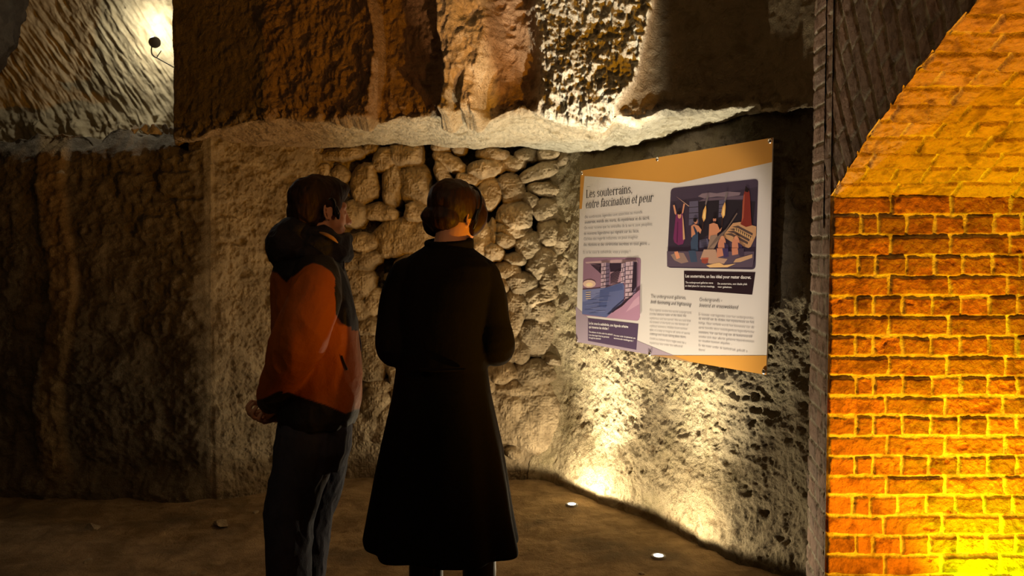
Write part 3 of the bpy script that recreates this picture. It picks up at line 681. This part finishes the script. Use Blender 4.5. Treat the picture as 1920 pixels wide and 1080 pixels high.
    def text(name, lines, col, z=.0012, par=PB):
        V = []; Fc = []
        for (s, p0, p1, hp, ital, bold) in lines:
            cv_ = bpy.data.curves.new('t', 'FONT'); cv_.body = s; cv_.size = 1; cv_.resolution_u = 2; cv_.offset = bold; cv_.shear = .35 if ital else 0
            ob = bpy.data.objects.new('t', cv_); S.collection.objects.link(ob); dg = bpy.context.evaluated_depsgraph_get()
            me = bpy.data.meshes.new_from_object(ob.evaluated_get(dg)); bpy.data.objects.remove(ob); bpy.data.curves.remove(cv_)
            co = np.array([v.co[:2] for v in me.vertices]); fs = [tuple(p.vertices) for p in me.polygons]; bpy.data.meshes.remove(me)
            a = np.array(loc2(*p0)); b = np.array(loc2(*p1)); d = b-a; Ln = np.linalg.norm(d); d /= Ln; nrm = np.array([-d[1], d[0]])
            hh = np.linalg.norm(np.array(loc2(p0[0], p0[1]-hp))-a)/.70
            co[:, 0] -= co[:, 0].min(); sx = Ln/co[:, 0].max()
            W = a+np.outer(co[:, 0]*sx, d)+np.outer(co[:, 1]*hh, nrm); o = len(V)
            V += [(x, y, z) for x, y in W]; Fc += [tuple(i+o for i in f) for f in fs]
        me = bpy.data.meshes.new(name); me.from_pydata(V, [], Fc); me.update(); set_col(me, np.tile(np.array(col), (len(V), 1))); link(name, me, M['print'], par)
    def serif(name, word, p0, p1, hp, ital):
        S_ = .098; T_ = .034
        def rect(x0, y0, x1, y1): return [(x0, y0), (x1, y0), (x1, y1), (x0, y1)]
        def stem(x, y0, y1, a=1, b=1):
            r = [rect(x, y0, x+S_, y1)]
            if a: r.append(rect(x-.045, y0, x+S_+.045, y0+T_))
            if b == 1: r.append(rect(x-.045, y1-T_, x+S_+.045, y1))
            if b == 2: r.append([(x-.05, y1-.05), (x+.01, y1-.05), (x+S_, y1), (x+S_*.6, y1)])
            return r
        def ring(cx, cy, rx, ry, a0=0, a1=360, n=26):
            o = []; A_ = [math.radians(a0+(a1-a0)*k/n) for k in range(n+1)]
            for a, b in zip(A_[:-1], A_[1:]):
                f = lambda t: (cx+rx*math.cos(t), cy+ry*math.sin(t)); g = lambda t: (cx+(rx-S_)*math.cos(t), cy+(ry-T_)*math.sin(t))
                o.append([g(a), f(a), f(b), g(b)])
            return o
        def dot(x, y, r=.05): return [[(x+r*math.cos(t*.6283), y+r*math.sin(t*.6283)) for t in range(10)]]
        X = .5; gl = {
            'L': (stem(.06, 0, .72)+[rect(.06, 0, .42, T_), [(.42, 0), (.42, .20), (.395, .20), (.36, T_)]], .46),
            'e': (ring(.20, .25, .19, .255, 0, 325)+[rect(.06, .255, .385, .255+T_)], .42),
            's': (ring(.17, .37, .14, .135, 30, 270, 16)+ring(.17, .13, .15, .135, -150, 90, 16)+[rect(.28, .36, .30, .48), rect(.035, .02, .055, .14)], .36),
            'o': (ring(.21, .25, .20, .258), .45), 'c': (ring(.20, .25, .19, .255, 45, 325)+dot(.33, .38, .045), .40),
            'u': (stem(.05, .12, X, 0, 2)+ring(.215, .14, .165, .15, 180, 300, 12)+stem(.31, 0, X, 1, 2), .47),
            'n': (stem(.05, 0, X, 1, 2)+ring(.215, .36, .165, .145, 0, 150, 12)+stem(.30, 0, .36, 1, 0), .47),
            't': (stem(.08, .06, .64, 0, 0)+[rect(0, X-T_, .26, X)]+ring(.19, .10, .11, .11, 190, 330, 8), .28),
            'r': (stem(.05, 0, X, 1, 2)+ring(.24, .36, .13, .145, 50, 150, 8)+dot(.32, .43, .05), .36),
            'a': (stem(.25, .06, .38, 0, 0)+ring(.19, .38, .14, .125, 0, 150, 10)+dot(.085, .40, .045)+ring(.165, .14, .145, .15, 60, 350, 18)+[rect(.30, 0, .39, T_+.02)], .40),
            'i': (stem(.05, 0, X, 1, 2)+dot(.09, .64, .052), .22), ',': (dot(.07, .045, .05)+[[(.06, 0), (.12, .04), (.06, -.13), (.04, -.12)]], .20),
            'f': (stem(.08, 0, .60, 1, 0)+ring(.20, .60, .12, .14, 20, 180, 12)+dot(.30, .65, .045)+[rect(0, X-T_, .26, X)], .26),
            'p': (stem(.05, -.22, X, 1, 2)+ring(.21, .25, .17, .255, -130, 130, 20), .46), ' ': ([], .20)}
        x = 0; V0 = []; Fc = []
        for ch in word:
            ps, adv = gl[ch]
            for q in ps:
                o = len(V0); V0 += [(x+a+(.20*b if ital else 0), b) for a, b in q]; Fc.append(tuple(range(o, o+len(q))))
            x += adv
        a = np.array(loc2(*p0)); b = np.array(loc2(*p1)); d = b-a; Ln = np.linalg.norm(d); d /= Ln; nrm = np.array([-d[1], d[0]])
        hh = np.linalg.norm(np.array(loc2(p0[0], p0[1]-hp))-a)/.72; co = np.array(V0); co[:, 0] *= Ln/co[:, 0].max()
        W2 = a+np.outer(co[:, 0], d)+np.outer(co[:, 1]*hh, nrm)
        me = bpy.data.meshes.new(name); me.from_pydata([(u, v, .0012) for u, v in W2], [], Fc); me.update(); set_col(me, np.tile(np.array((.02, .018, .02)), (len(W2), 1))); link(name, me, M['print'], PB)
    K = (.02, .018, .02); G = (.16, .15, .155); Wt = (.85, .82, .82)
    serif('title_text', 'Les souterrains,', A(90,570), A(495,525), 15, 0)
    serif('title_text', 'entre fascination et peur', A(85,662), A(685,600), 15, 1)
    text('title_dash', [('—', A(98,480), A(124,476), 6, 0, -.01)], K)
    bl = [('De nombreuses légendes sont associées au monde',80,750,585,705,-.006),('souterrain, monde des morts, du mystérieux et du sacré.',78,795,650,757,.012),('On nous raconte que les entrailles de la terre sont peuplées',75,845,672,812,-.006),
      ('de monstres légendaires qui règnent sur les lieux.',72,895,556,872,.004),('Cachées des regards indiscrets, on peut imaginer',70,942,548,925,-.006),('des réunions et des cérémonies secrètes en tout genre ...',68,992,650,982,.010),('Et ce lac sous la cathédrale, vous y croyez ?',65,1058,480,1055,-.008)]
    text('body_text', [(s, A(a, b), A(c, d), 5.6, 0, w2) for s, a, b, c, d, w2 in bl[:-1]], G)
    text('body_text', [(s, A(a, b), A(c, d), 5.6, 0, w2) for s, a, b, c, d, w2 in bl[-1:]], G)
    text('subtitle_text', [('The underground galleries,', B(678,398), B(975,412), 6.2, 0, 0), ('both fascinating and frightening', B(676,445), B(1020,470), 6.4, 1, .004)], (.07, .06, .065))
    text('subtitle_text', [('Ondergronds -', B(1088,428), B(1278,435), 6.8, 0, -.004), ('boeiend en vreeswekkend', B(1086,475), B(1418,495), 6.8, 1, .002)], (.07, .06, .065))
    en = [('Many legends involve the world underground.',510,1022,535),('It is the obscure realm of the dead, the',545,975,560),('mysterious and the sacred. We are told that',580,1015,603),('the bowels of the Earth are the domain of',612,995,635),('mythical monsters. Hidden from curious',645,985,670),
      ('eyes, it is easy to imagine all sorts of secret',677,1008,710),('meetings and rituals taking place there.',712,975,740),('Could you believe there might even be a',750,975,790),('mysterious lake under the cathedral?',787,948,820)]
    text('body_text', [(s, B(668, a), B(c, d), 4.0, 0, -.004 if i not in (1, 6) else .01) for i, (s, a, c, d) in enumerate(en)], (.27, .25, .26))
    nl = [('Er bestaan veel legendes over het ondergrondse,',548,1548,580),('de wereld van de doden, het mysterieuze en het',582,1548,615),('heilige. Naar verluidt wordt het binnenste van de',620,1548,658),('aarde bevolkt door meedogenloze legendarische',658,1548,698),('monsters. Ver van het oog van de buitenwereld',698,1530,735),
      ('zouden zich daar allerlei geheime bijeenkomsten',735,1548,778),('en rituelen kunnen afspelen ...',770,1365,798),('En dat meer onder de kathedraal, gelooft u',808,1490,860),('daarin?',845,1135,852)]
    text('body_text', [(s, B(1081, a), B(c, d), 4.4, 0, -.004 if i not in (1, 4) else .008) for i, (s, a, c, d) in enumerate(nl)], (.27, .25, .26))
    text('caption_text', [('Les souterrains, un lieu idéal pour rester discret.', B(970,225), B(1525,238), 5.6, 0, .016), ('The underground galleries were', B(970,275), B(1203,280), 3.6, 0, .01), ('an ideal place for secret meetings.', B(968,303), B(1218,310), 3.6, 0, .01), ('De souterrains, een ideale plek', B(1242,285), B(1492,290), 3.6, 0, .01), ('voor geheimen.', B(1242,312), B(1363,316), 3.6, 0, .01)], Wt, par=cb1)
    text('caption_text', [('Le lac sous la cathédrale, une légende urbaine', B(155,620), B(487,652), 4.8, 0, .016), ('qui traverse les siècles !', B(155,652), B(322,668), 4.8, 0, .016), ('The existence of a lake under the cathedral', B(155,690), B(355,714), 3.2, 0, .01), ('is an urban legend that has persisted', B(155,716), B(325,736), 3.2, 0, .01),
        ('through the centuries!', B(155,740), B(255,750), 3.2, 0, .01), ('Het meer onder de kathedraal, een', B(365,720), B(548,745), 3.2, 0, .01), ('eeuwenoude stadslegende !', B(365,743), B(530,768), 3.2, 0, .01)], Wt, par=cb2)
    for p in ((1091.5,324.5),(1233,298),(1444.5,264),(1082,638),(1219,663),(1433,697)):
        V, Fc = revolve([(.009, -.05), (.009, .0015), (.0125, .002), (.012, .005), (.007, .0075), (.002, .0078)], 20); x, y = loc2(*p)
        simple('screw', [([(a+x, b+y, c) for a, b, c in V], Fc)], M['chrome'], PB)
build_panel()

# ---------------------------------------------------------------- people
def headparts(c, yaw, pitch, roll=0, sc=1.0):
    """head in its own frame: x to its right, y forward, z up; yaw turns forward from +Y towards +X"""
    Rm = np.array((Matrix.Rotation(-yaw, 3, 'Z') @ Matrix.Rotation(-pitch, 3, 'X') @ Matrix.Rotation(roll, 3, 'Y')))
    T = lambda p: tuple(np.array(c)+Rm@(np.array(p)*sc))
    E = lambda p, r: ellip(T(p), np.array(r)*sc, Rm)
    Tb = lambda ps, rs, **k: tube([T(p) for p in ps], np.array(rs)*sc, **k)
    parts = [E((0, -.012, .030), (.074, .092, .082)), E((0, .030, -.020), (.064, .062, .078)), E((0, .040, -.068), (.046, .044, .040)), E((0, .064, -.092), (.021, .020, .017)),
             E((.040, .045, -.030), (.024, .030, .035)), E((-.040, .045, -.030), (.024, .030, .035)), E((0, .070, .022), (.052, .018, .020)),
             Tb([(0, .088, .012), (0, .100, -.012), (0, .111, -.030)], [.0085, .0095, .0125], n=14), E((.011, .099, -.034), (.009, .010, .007)), E((-.011, .099, -.034), (.009, .010, .007)),
             E((0, .085, -.056), (.022, .012, .0065)), E((0, .083, -.067), (.019, .012, .007)),
             E((.030, .074, -.004), (.017, .012, .010)), E((-.030, .074, -.004), (.017, .012, .010))]
    for s in (1, -1):       # ears: rim, bowl and lobe
        rim = [(s*(.076+.010*math.sin(t*.5)), -.006-.014*math.sin(t)-.002, -.004+.030*math.cos(t)) for t in np.linspace(.1, math.pi+.2, 9)]
        parts += [Tb(rim, [.0048]*9, n=10, sub=3), E((s*.075, .000, -.006), (.007, .014, .026)), E((s*.074, .002, -.032), (.006, .007, .009))]
    return parts, T, E, Tb, Rm
def handparts(wrist, d, nrm, side, curl=.6, sc=1.0):
    """palm plus four fingers and a thumb; d towards the fingers, nrm out of the back of the hand"""
    w_, d, nn = map(lambda v: np.array(v, float), (wrist, d, nrm)); d /= np.linalg.norm(d); nn -= d*(nn@d); nn /= np.linalg.norm(nn); sd = np.cross(d, nn)*side
    P = lambda a, b, c: w_+sc*(d*a+sd*b+nn*c)
    out = [tube([P(-.02, 0, 0), P(.015, 0, 0)], [.026*sc, .028*sc], 16)]
    for b, l in ((-.030, .060), (-.010, .068), (.010, .066), (.029, .058)): out.append(tube([P(.0, b*.6, 0), P(.045, b*.95, .001), P(l+.018, b, 0)], [.016*sc, .014*sc, .0105*sc], 14))
    for b, k0, l in ((-.032, .082, .72), (-.011, .088, .92), (.010, .088, 1.), (.031, .084, .90)):
        p = [P(k0-.01, b, 0)]; a = curl*.5; pos = np.array([k0-.01, b, 0.])
        for seg, ln in enumerate((.042*l, .027*l, .022*l)):
            pos = pos+np.array([math.cos(a)*ln, 0, -math.sin(a)*ln]); p.append(P(*pos)); a += curl*.75
        out.append(tube(p, [.0098*sc, .0090*sc, .0082*sc, .0068*sc], 12, 4))
    out.append(tube([P(.012, .026, -.004), P(.040, .050, -.014), P(.066, .056, -.026), P(.086, .052, -.038)], [.015*sc, .0120*sc, .0100*sc, .0078*sc], 12, 4))
    return out
def shoe(c, f, L=.28, h=.075, heel=0):
    f = np.array([*f[:2], 0.]); f /= np.linalg.norm(f); r = np.array([f[1], -f[0], 0]); c = np.array(c, float); up = np.array([0, 0, 1.])
    return [tube([c-f*.07+up*.045, c-f*.02+up*.055, c+f*.06+up*.045, c+f*.15+up*.032], [.043, .044, .042, .030], 20), tube([c-f*.03+up*.06, c-f*.03+up*.15], [.046, .047], 20),
            loft([(c+f*.045+up*z, f*.145*k, r*.046*k, 2.6) for z, k in ((.001, .97), (.004, 1), (.018, 1), (.024, .96))], 36)]
def UV(th): f = np.array([math.sin(th), math.cos(th), 0.]); r = np.array([math.cos(th), -math.sin(th), 0.]); return f, r

def build_man():
    Y0 = 2.77; f, r = UV(math.radians(72)); W = lambda px, py, dy=0: atY(px, py, Y0+dy)
    hp, T, E, Tb, Rm = headparts(W(601, 395), math.radians(53), math.radians(4), 0, .97)
    neck = Tb([(0, -.02, -.05), (0, -.030, -.10), (0, -.045, -.17)], [.056, .058, .066], n=24)
    # body under the clothes
    tor = [(470, 580, .07, .07), (492, 580, .12, .08), (520, 580, .155, .095), (580, 586, .15, .10), (650, 590, .14, .105), (720, 592, .145, .105), (790, 590, .155, .105), (830, 590, .14, .10)]
    body = hp+[neck, loft([(W(x, y), r*a, f*b, 2.3) for y, x, a, b in tor])]
    armR = [W(594, 514, -.17), W(584, 570, -.215), W(556, 645, -.22), W(532, 705, -.16), W(506, 756, -.07)]
    armL = [W(566, 512, .165), W(552, 580, .20), W(546, 655, .17), W(528, 710, .10), W(508, 752, .02)]
    body += [tube(armR, [.045, .045, .040, .034, .027]), tube(armL, [.045, .045, .040, .034, .027])]
    legN = [W(578, 815, -.09), W(562, 890, -.10), W(545, 960, -.11), W(541, 1030, -.115), W(541, 1120, -.11), W(545, 1235, -.10)]
    legF = [W(600, 815, .09), W(600, 890, .10), W(580, 965, .11), W(575, 1030, .115), W(572, 1120, .11), W(574, 1235, .11)]
    body += [tube(legN, [.082, .075, .062, .055, .052, .04]), tube(legF, [.082, .075, .062, .055, .052, .04])]
    body += [tube([legN[-1], legN[-1]*np.array([1, 1, 0])+np.array([0, 0, .05])], [.04, .04]), tube([legF[-1], legF[-1]*np.array([1, 1, 0])+np.array([0, 0, .05])], [.04, .04])]
    # hands clasped behind the back
    body += handparts(W(514, 762, -.070), np.array([-.42, .72, -.22]), np.array([-.6, -.4, .35]), 1, 1.35, .95)
    body += handparts(W(522, 770, .03), np.array([-.60, -.66, -.16]), np.array([-.3, .2, -.8]), -1, 1.15, .95)
    P = union('person', body, .0042, 2, M['skin']); 
    tag(P, 'person in rust orange and black jacket and jeans, hands clasped behind the back', 'person')
    folds = lambda V: .008*fbm(V, 7, 3, 301, .5, st=(1.2, 1.2, .7))+.009*fbm(V, 11, 2, 302, ridged=True, st=(1, 1, .6))-.003
    # jacket
    jt = [(478, 578, .10, .085), (492, 578, .165, .108), (520, 580, .185, .124), (560, 586, .188, .134), (620, 592, .185, .142), (700, 597, .184, .146), (745, 597, .186, .144), (775, 594, .190, .142), (791, 593, .184, .132)]
    parts = [loft([(W(x, y), r*a, f*b, 2.5) for y, x, a, b in jt], 60)]
    sr = [W(594, 520, -.17), W(586, 565, -.235), W(558, 640, -.25), W(534, 700, -.18), W(508, 752, -.075)]
    sl = [W(566, 518, .15), W(566, 580, .195), W(550, 650, .17), W(530, 705, .10), W(510, 748, .03)]
    parts += [tube(sr, [.076, .084, .086, .068, .047], 28), tube(sl, [.080, .078, .070, .060, .045], 28)]
    def jcol(V):
        px, py = project(V); yoke = np.interp(px, [480, 505, 520, 537, 555, 570, 585, 605, 622, 636, 648, 656, 690], [535, 508, 512, 530, 512, 498, 493, 497, 512, 535, 575, 610, 616])
        yoke = np.where(px > 628, np.interp(px, [628, 640, 652, 690], [590, 606, 613, 612]), yoke)
        blk = sstep(1.5, -1.5, py-yoke)
        band = (px > 600) & (py < np.interp(px, [600, 640, 660], [500, 600, 620])) & (V[:, 1] > Y0-.10); blk = np.maximum(blk, band*1.0)
        hem = np.interp(px, [520, 540, 570, 610, 650, 668, 690], [745, 737, 747, 759, 776, 768, 764]); near = V[:, 1] > Y0-.30
        blk = np.maximum(blk, sstep(-1.5, 1.5, py-hem)*(px > 528)); blk = np.maximum(blk, sstep(742, 746, py+(px-500)*.35)*(px <= 530))
        o = np.array([.36, .095, .010]); k = np.array([.011, .010, .012]); return o*(1-blk[:, None])+k*blk[:, None]
    J = union('jacket', parts, .0046, 3, M['jacket'], P, disp=folds, colf=jcol)
    # hood and high collar
    hood = [ellip(W(553, 462, .0), (.092, .15, .092)), ellip(W(562, 432, .0), (.072, .125, .050)), ellip(W(590, 478, -.0), (.10, .14, .045)), ellip(W(590, 452, .02), (.085, .10, .045)), ellip(W(596, 441, -.055), (.066, .05, .034))]
    ring = [W(601, 455)+r*.112*math.cos(t)*.9+f*.088*math.sin(t)+np.array([0, 0, .012*math.sin(t)]) for t in np.linspace(-math.pi*.62, math.pi*1.38, 26)]
    hood += [tube([p+np.array([0, 0, k]) for p in ring], [.024]*26, 12, 2) for k in (.0, -.028, -.052)]
    HD = union('hood', hood, .0048, 5, M['navy_cloth'], P, disp=lambda V: .010*fbm(V, 9, 3, 311, .5)+.007*fbm(V, 20, 2, 312, ridged=True))
    simple('collar_trim', [tube([W(600, 436, -.135), W(612, 440, -.137), W(624, 447, -.132), W(633, 455, -.118)], [.0025, .006, .006, .002], 8)], M['tan'], HD)
    simple('zip_pull', [tube([W(645, 478, -.05), W(645, 492, -.055), W(644, 508, -.055)], [.0025, .0028, .0045], 8)], M['plastic'], J)
    simple('pocket_zip', [tube([W(641, 668, -.152), W(645, 680, -.150), W(650, 692, -.144)], [.003, .003, .004], 8)], M['plastic'], J)
    simple('front_zip', [tube([W(669, 612, -.0), W(674, 640, -.0), W(676, 657, -.0)], [.004, .005, .004], 8)], M['plastic'], J)
    # trousers
    jp = [tube([legN[0]]+legN[1:5]+[legN[5]+np.array([0, 0, -.05])], [.104, .094, .083, .076, .070, .062], 28), tube([legF[0]]+legF[1:5]+[legF[5]+np.array([0, 0, -.05])], [.104, .090, .080, .075, .070, .062], 28),
          loft([(W(x, y), r*a, f*b, 2.3) for y, x, a, b in ((775, 591, .155, .115), (800, 590, .178, .124), (835, 588, .184, .126), (870, 586, .16, .11))])]
    union('jeans', jp, .0055, 4, M['jeans'], P, disp=lambda V: .007*fbm(V, 9, 3, 321, st=(1, 1, .7))+.006*fbm(V, 22, 2, 322, ridged=True, st=(1, 1, .45)))
    for l in (legN, legF):
        union('shoe', shoe((l[-1][0], l[-1][1], 0), f), .005, 2, M['shoe'], P)
    # hair: short, brushed forward
    hr = [E((0, -.020, .038), (.085, .099, .086)), E((0, -.050, -.010), (.074, .066, .075)), E((0, .020, .070), (.068, .074, .052)), E((0, -.06, -.05), (.058, .042, .045)), E((.066, .022, .022), (.016, .022, .036)), E((-.066, .022, .022), (.016, .022, .036)), E((.070, .028, .000), (.010, .009, .024)), E((.0, .066, .084), (.055, .030, .024))]
    H = union('hair', hr, .0035, 2, M['hair_brown'], P, disp=lambda V: .0045*fbm(V, 40, 3, 331, ridged=True, st=(1, 1, .35))+.004*fbm(V, 18, 2, 332))
    simple('audio_earpiece', [Tb([(.082, -.012, .030), (.088, .002, .040), (.089, .014, .022), (.088, .016, -.004)], [.0035, .004, .004, .004], n=10), Tb([(.090, .018, .010), (.092, .024, -.012), (.090, .028, -.026)], [.006, .0085, .006], n=14)], M['plastic'], P)
    for s in (1, -1): simple('eye', [E((s*.030, .0745, -.004), (.0115, .0115, .0095))], M['eye'], P)
build_man()

def build_woman():
    Y0 = 2.68; f, r = UV(math.radians(18)); W = lambda px, py, dy=0: atY(px, py, Y0+dy)
    hp, T, E, Tb, Rm = headparts(W(853, 405, .03), math.radians(38), math.radians(22), math.radians(3), .92)
    neck = tube([W(850, 425, .01), W(844, 450, -.01), W(840, 480, -.02)], [.054, .052, .058])
    tor = [(470, 838, .08, .07), (490, 836, .13, .085), (520, 834, .155, .095), (600, 832, .13, .10), (690, 829, .115, .095), (760, 829, .14, .11), (830, 829, .155, .12), (870, 829, .13, .10)]
    aL = [W(756, 520), W(748, 590, -.01), W(742, 655, -.01), W(765, 650, .13), W(795, 640, .25)]
    aR = [W(908, 520, -.02), W(917, 590, -.03), W(926, 652, -.03), W(912, 650, .12), W(880, 640, .24)]
    lL = [W(798, 840), W(798, 960), W(799, 1060), W(799, 1150), W(800, 1270)]; lR = [W(862, 840), W(872, 960, .03), W(898, 1060, .05), W(902, 1150, .06), W(904, 1270, .06)]
    body = hp+[neck, loft([(W(x, y), r*a, f*b, 2.2) for y, x, a, b in tor])]
    for l in (aL, aR): body.append(tube(l, [.045, .038, .034, .03, .025]))
    for l in (lL, lR): body += [tube(l, [.078, .062, .048, .045, .034]), tube([l[-1], l[-1]*np.array([1, 1, 0])+np.array([0, 0, .05])], [.034, .035])]
    body += handparts(aL[-1]+np.array([.01, .02, 0]), np.array([.5, .8, .1]), np.array([-.7, .3, -.4]), 1, .7, .92)
    body += handparts(aR[-1]+np.array([-.01, .02, 0]), np.array([-.5, .8, .1]), np.array([.7, .3, -.4]), -1, .7, .92)
    P = union('person', body, .0042, 2, M['skin']); tag(P, 'person in long flared black coat seen from behind, head bowed to the right', 'person')
    ct = [(455, 841, .062, .062), (468, 840, .092, .078), (482, 838, .135, .092), (500, 836, .170, .108), (530, 834, .178, .122), (580, 832, .172, .128), (640, 830, .160, .124), (690, 829, .155, .122), (740, 829, .168, .135), (830, 829, .205, .172), (900, 829.5, .226, .195), (985, 830, .252, .218), (1016, 830, .262, .226), (1020, 830, .260, .224)]
    n = 160; V = []; Fc = []
    for y, x, a, b in ct:
        c = W(x, y); k = np.clip((y-700)/320, 0, 1)
        for j in range(n):
            t = 2*math.pi*j/n; m = 1+k*(.050*math.cos(7*t+.9)+.030*math.cos(11*t+2)); e = 2/2.25; cs, sn = math.cos(t), math.sin(t)
            V.append(tuple(c+(r*a*math.copysign(abs(cs)**e, cs)+f*b*math.copysign(abs(sn)**e, sn))*m))
    for i in range(len(ct)-1):
        for j in range(n): a = i*n+j; b = i*n+(j+1) % n; Fc.append((a, b, b+n, a+n))
    Fc.append(tuple(range(n))[::-1]); Fc.append(tuple((len(ct)-1)*n+k for k in range(n)))
    parts = [(V, Fc), tube([W(764, 518), W(748, 560), W(741, 605), W(739, 652, -.01), W(762, 652, .12), W(788, 645, .22)], [.064, .064, .062, .060, .053, .045], 28),
             tube([W(904, 518, -.02), W(917, 560, -.025), W(922, 605, -.03), W(931, 650, -.03), W(914, 652, .11), W(886, 645, .21)], [.064, .062, .062, .061, .053, .045], 28)]
    CT = union('coat', parts, .0050, 4, M['black_cloth'], P, disp=lambda V: .005*fbm(V, 7, 3, 401, st=(1.4, 1.4, .5)))
    ring = [W(842, 458)+r*.072*math.cos(t)+f*.070*math.sin(t)+np.array([0, 0, .010*math.sin(t)]) for t in np.linspace(0, 2*math.pi, 28)]
    union('collar', [tube([p+np.array([0, 0, k]) for p in ring], [.012]*28, 12, 2) for k in (.006, -.010, -.026)], .0045, 3, M['black_cloth'], CT)
    simple('back_belt', [tube([W(790, 693, -.135), W(829, 694, -.155), W(868, 693, -.140)], [.012, .013, .012], 14, 6, .4)], M['black_cloth'], CT)
    for k, l in enumerate((lL, lR)):
        union('boot', shoe((l[-1][0], l[-1][1], 0), f)+[tube([l[2]+np.array([0, 0, .10]), l[2], l[3], l[-1]], [.060, .058, .058, .048], 24)], .005, 2, M['shoe'], P, disp=lambda V: .003*fbm(V, 14, 2, 405))
    hr = [E((0, -.022, .032), (.090, .104, .094)), E((0, .030, .045), (.083, .074, .078)), E((.0, -.060, -.030), (.070, .052, .058)), E((-.062, -.025, -.030), (.036, .060, .060)), E((-.066, .030, -.020), (.028, .050, .070)), E((.064, .052, .010), (.030, .036, .062)),
          E((-.030, -.085, -.040), (.038, .030, .032)), E((-.050, -.076, -.026), (.026, .024, .028))]
    union('hair', hr, .0035, 3, M['hair_auburn'], P, disp=lambda V: .0035*fbm(V, 36, 3, 431, ridged=True, st=(1, 1, .4))+.004*fbm(V, 12, 2, 432))
    band = [(.100*math.cos(t), .012, .035+.098*math.sin(t)) for t in np.linspace(-.2, math.pi+.2, 20)]
    simple('audio_headset', [Tb(band, [.004]*20, n=10, sub=2), Tb([(.094, .012, .03), (.092, .016, -.010), (.088, .020, -.036)], [.0055, .008, .005], n=12)], M['plastic'], P)
    for s in (1, -1): simple('eye', [E((s*.030, .0745, -.004), (.0115, .0115, .0095))], M['eye'], P)
build_woman()
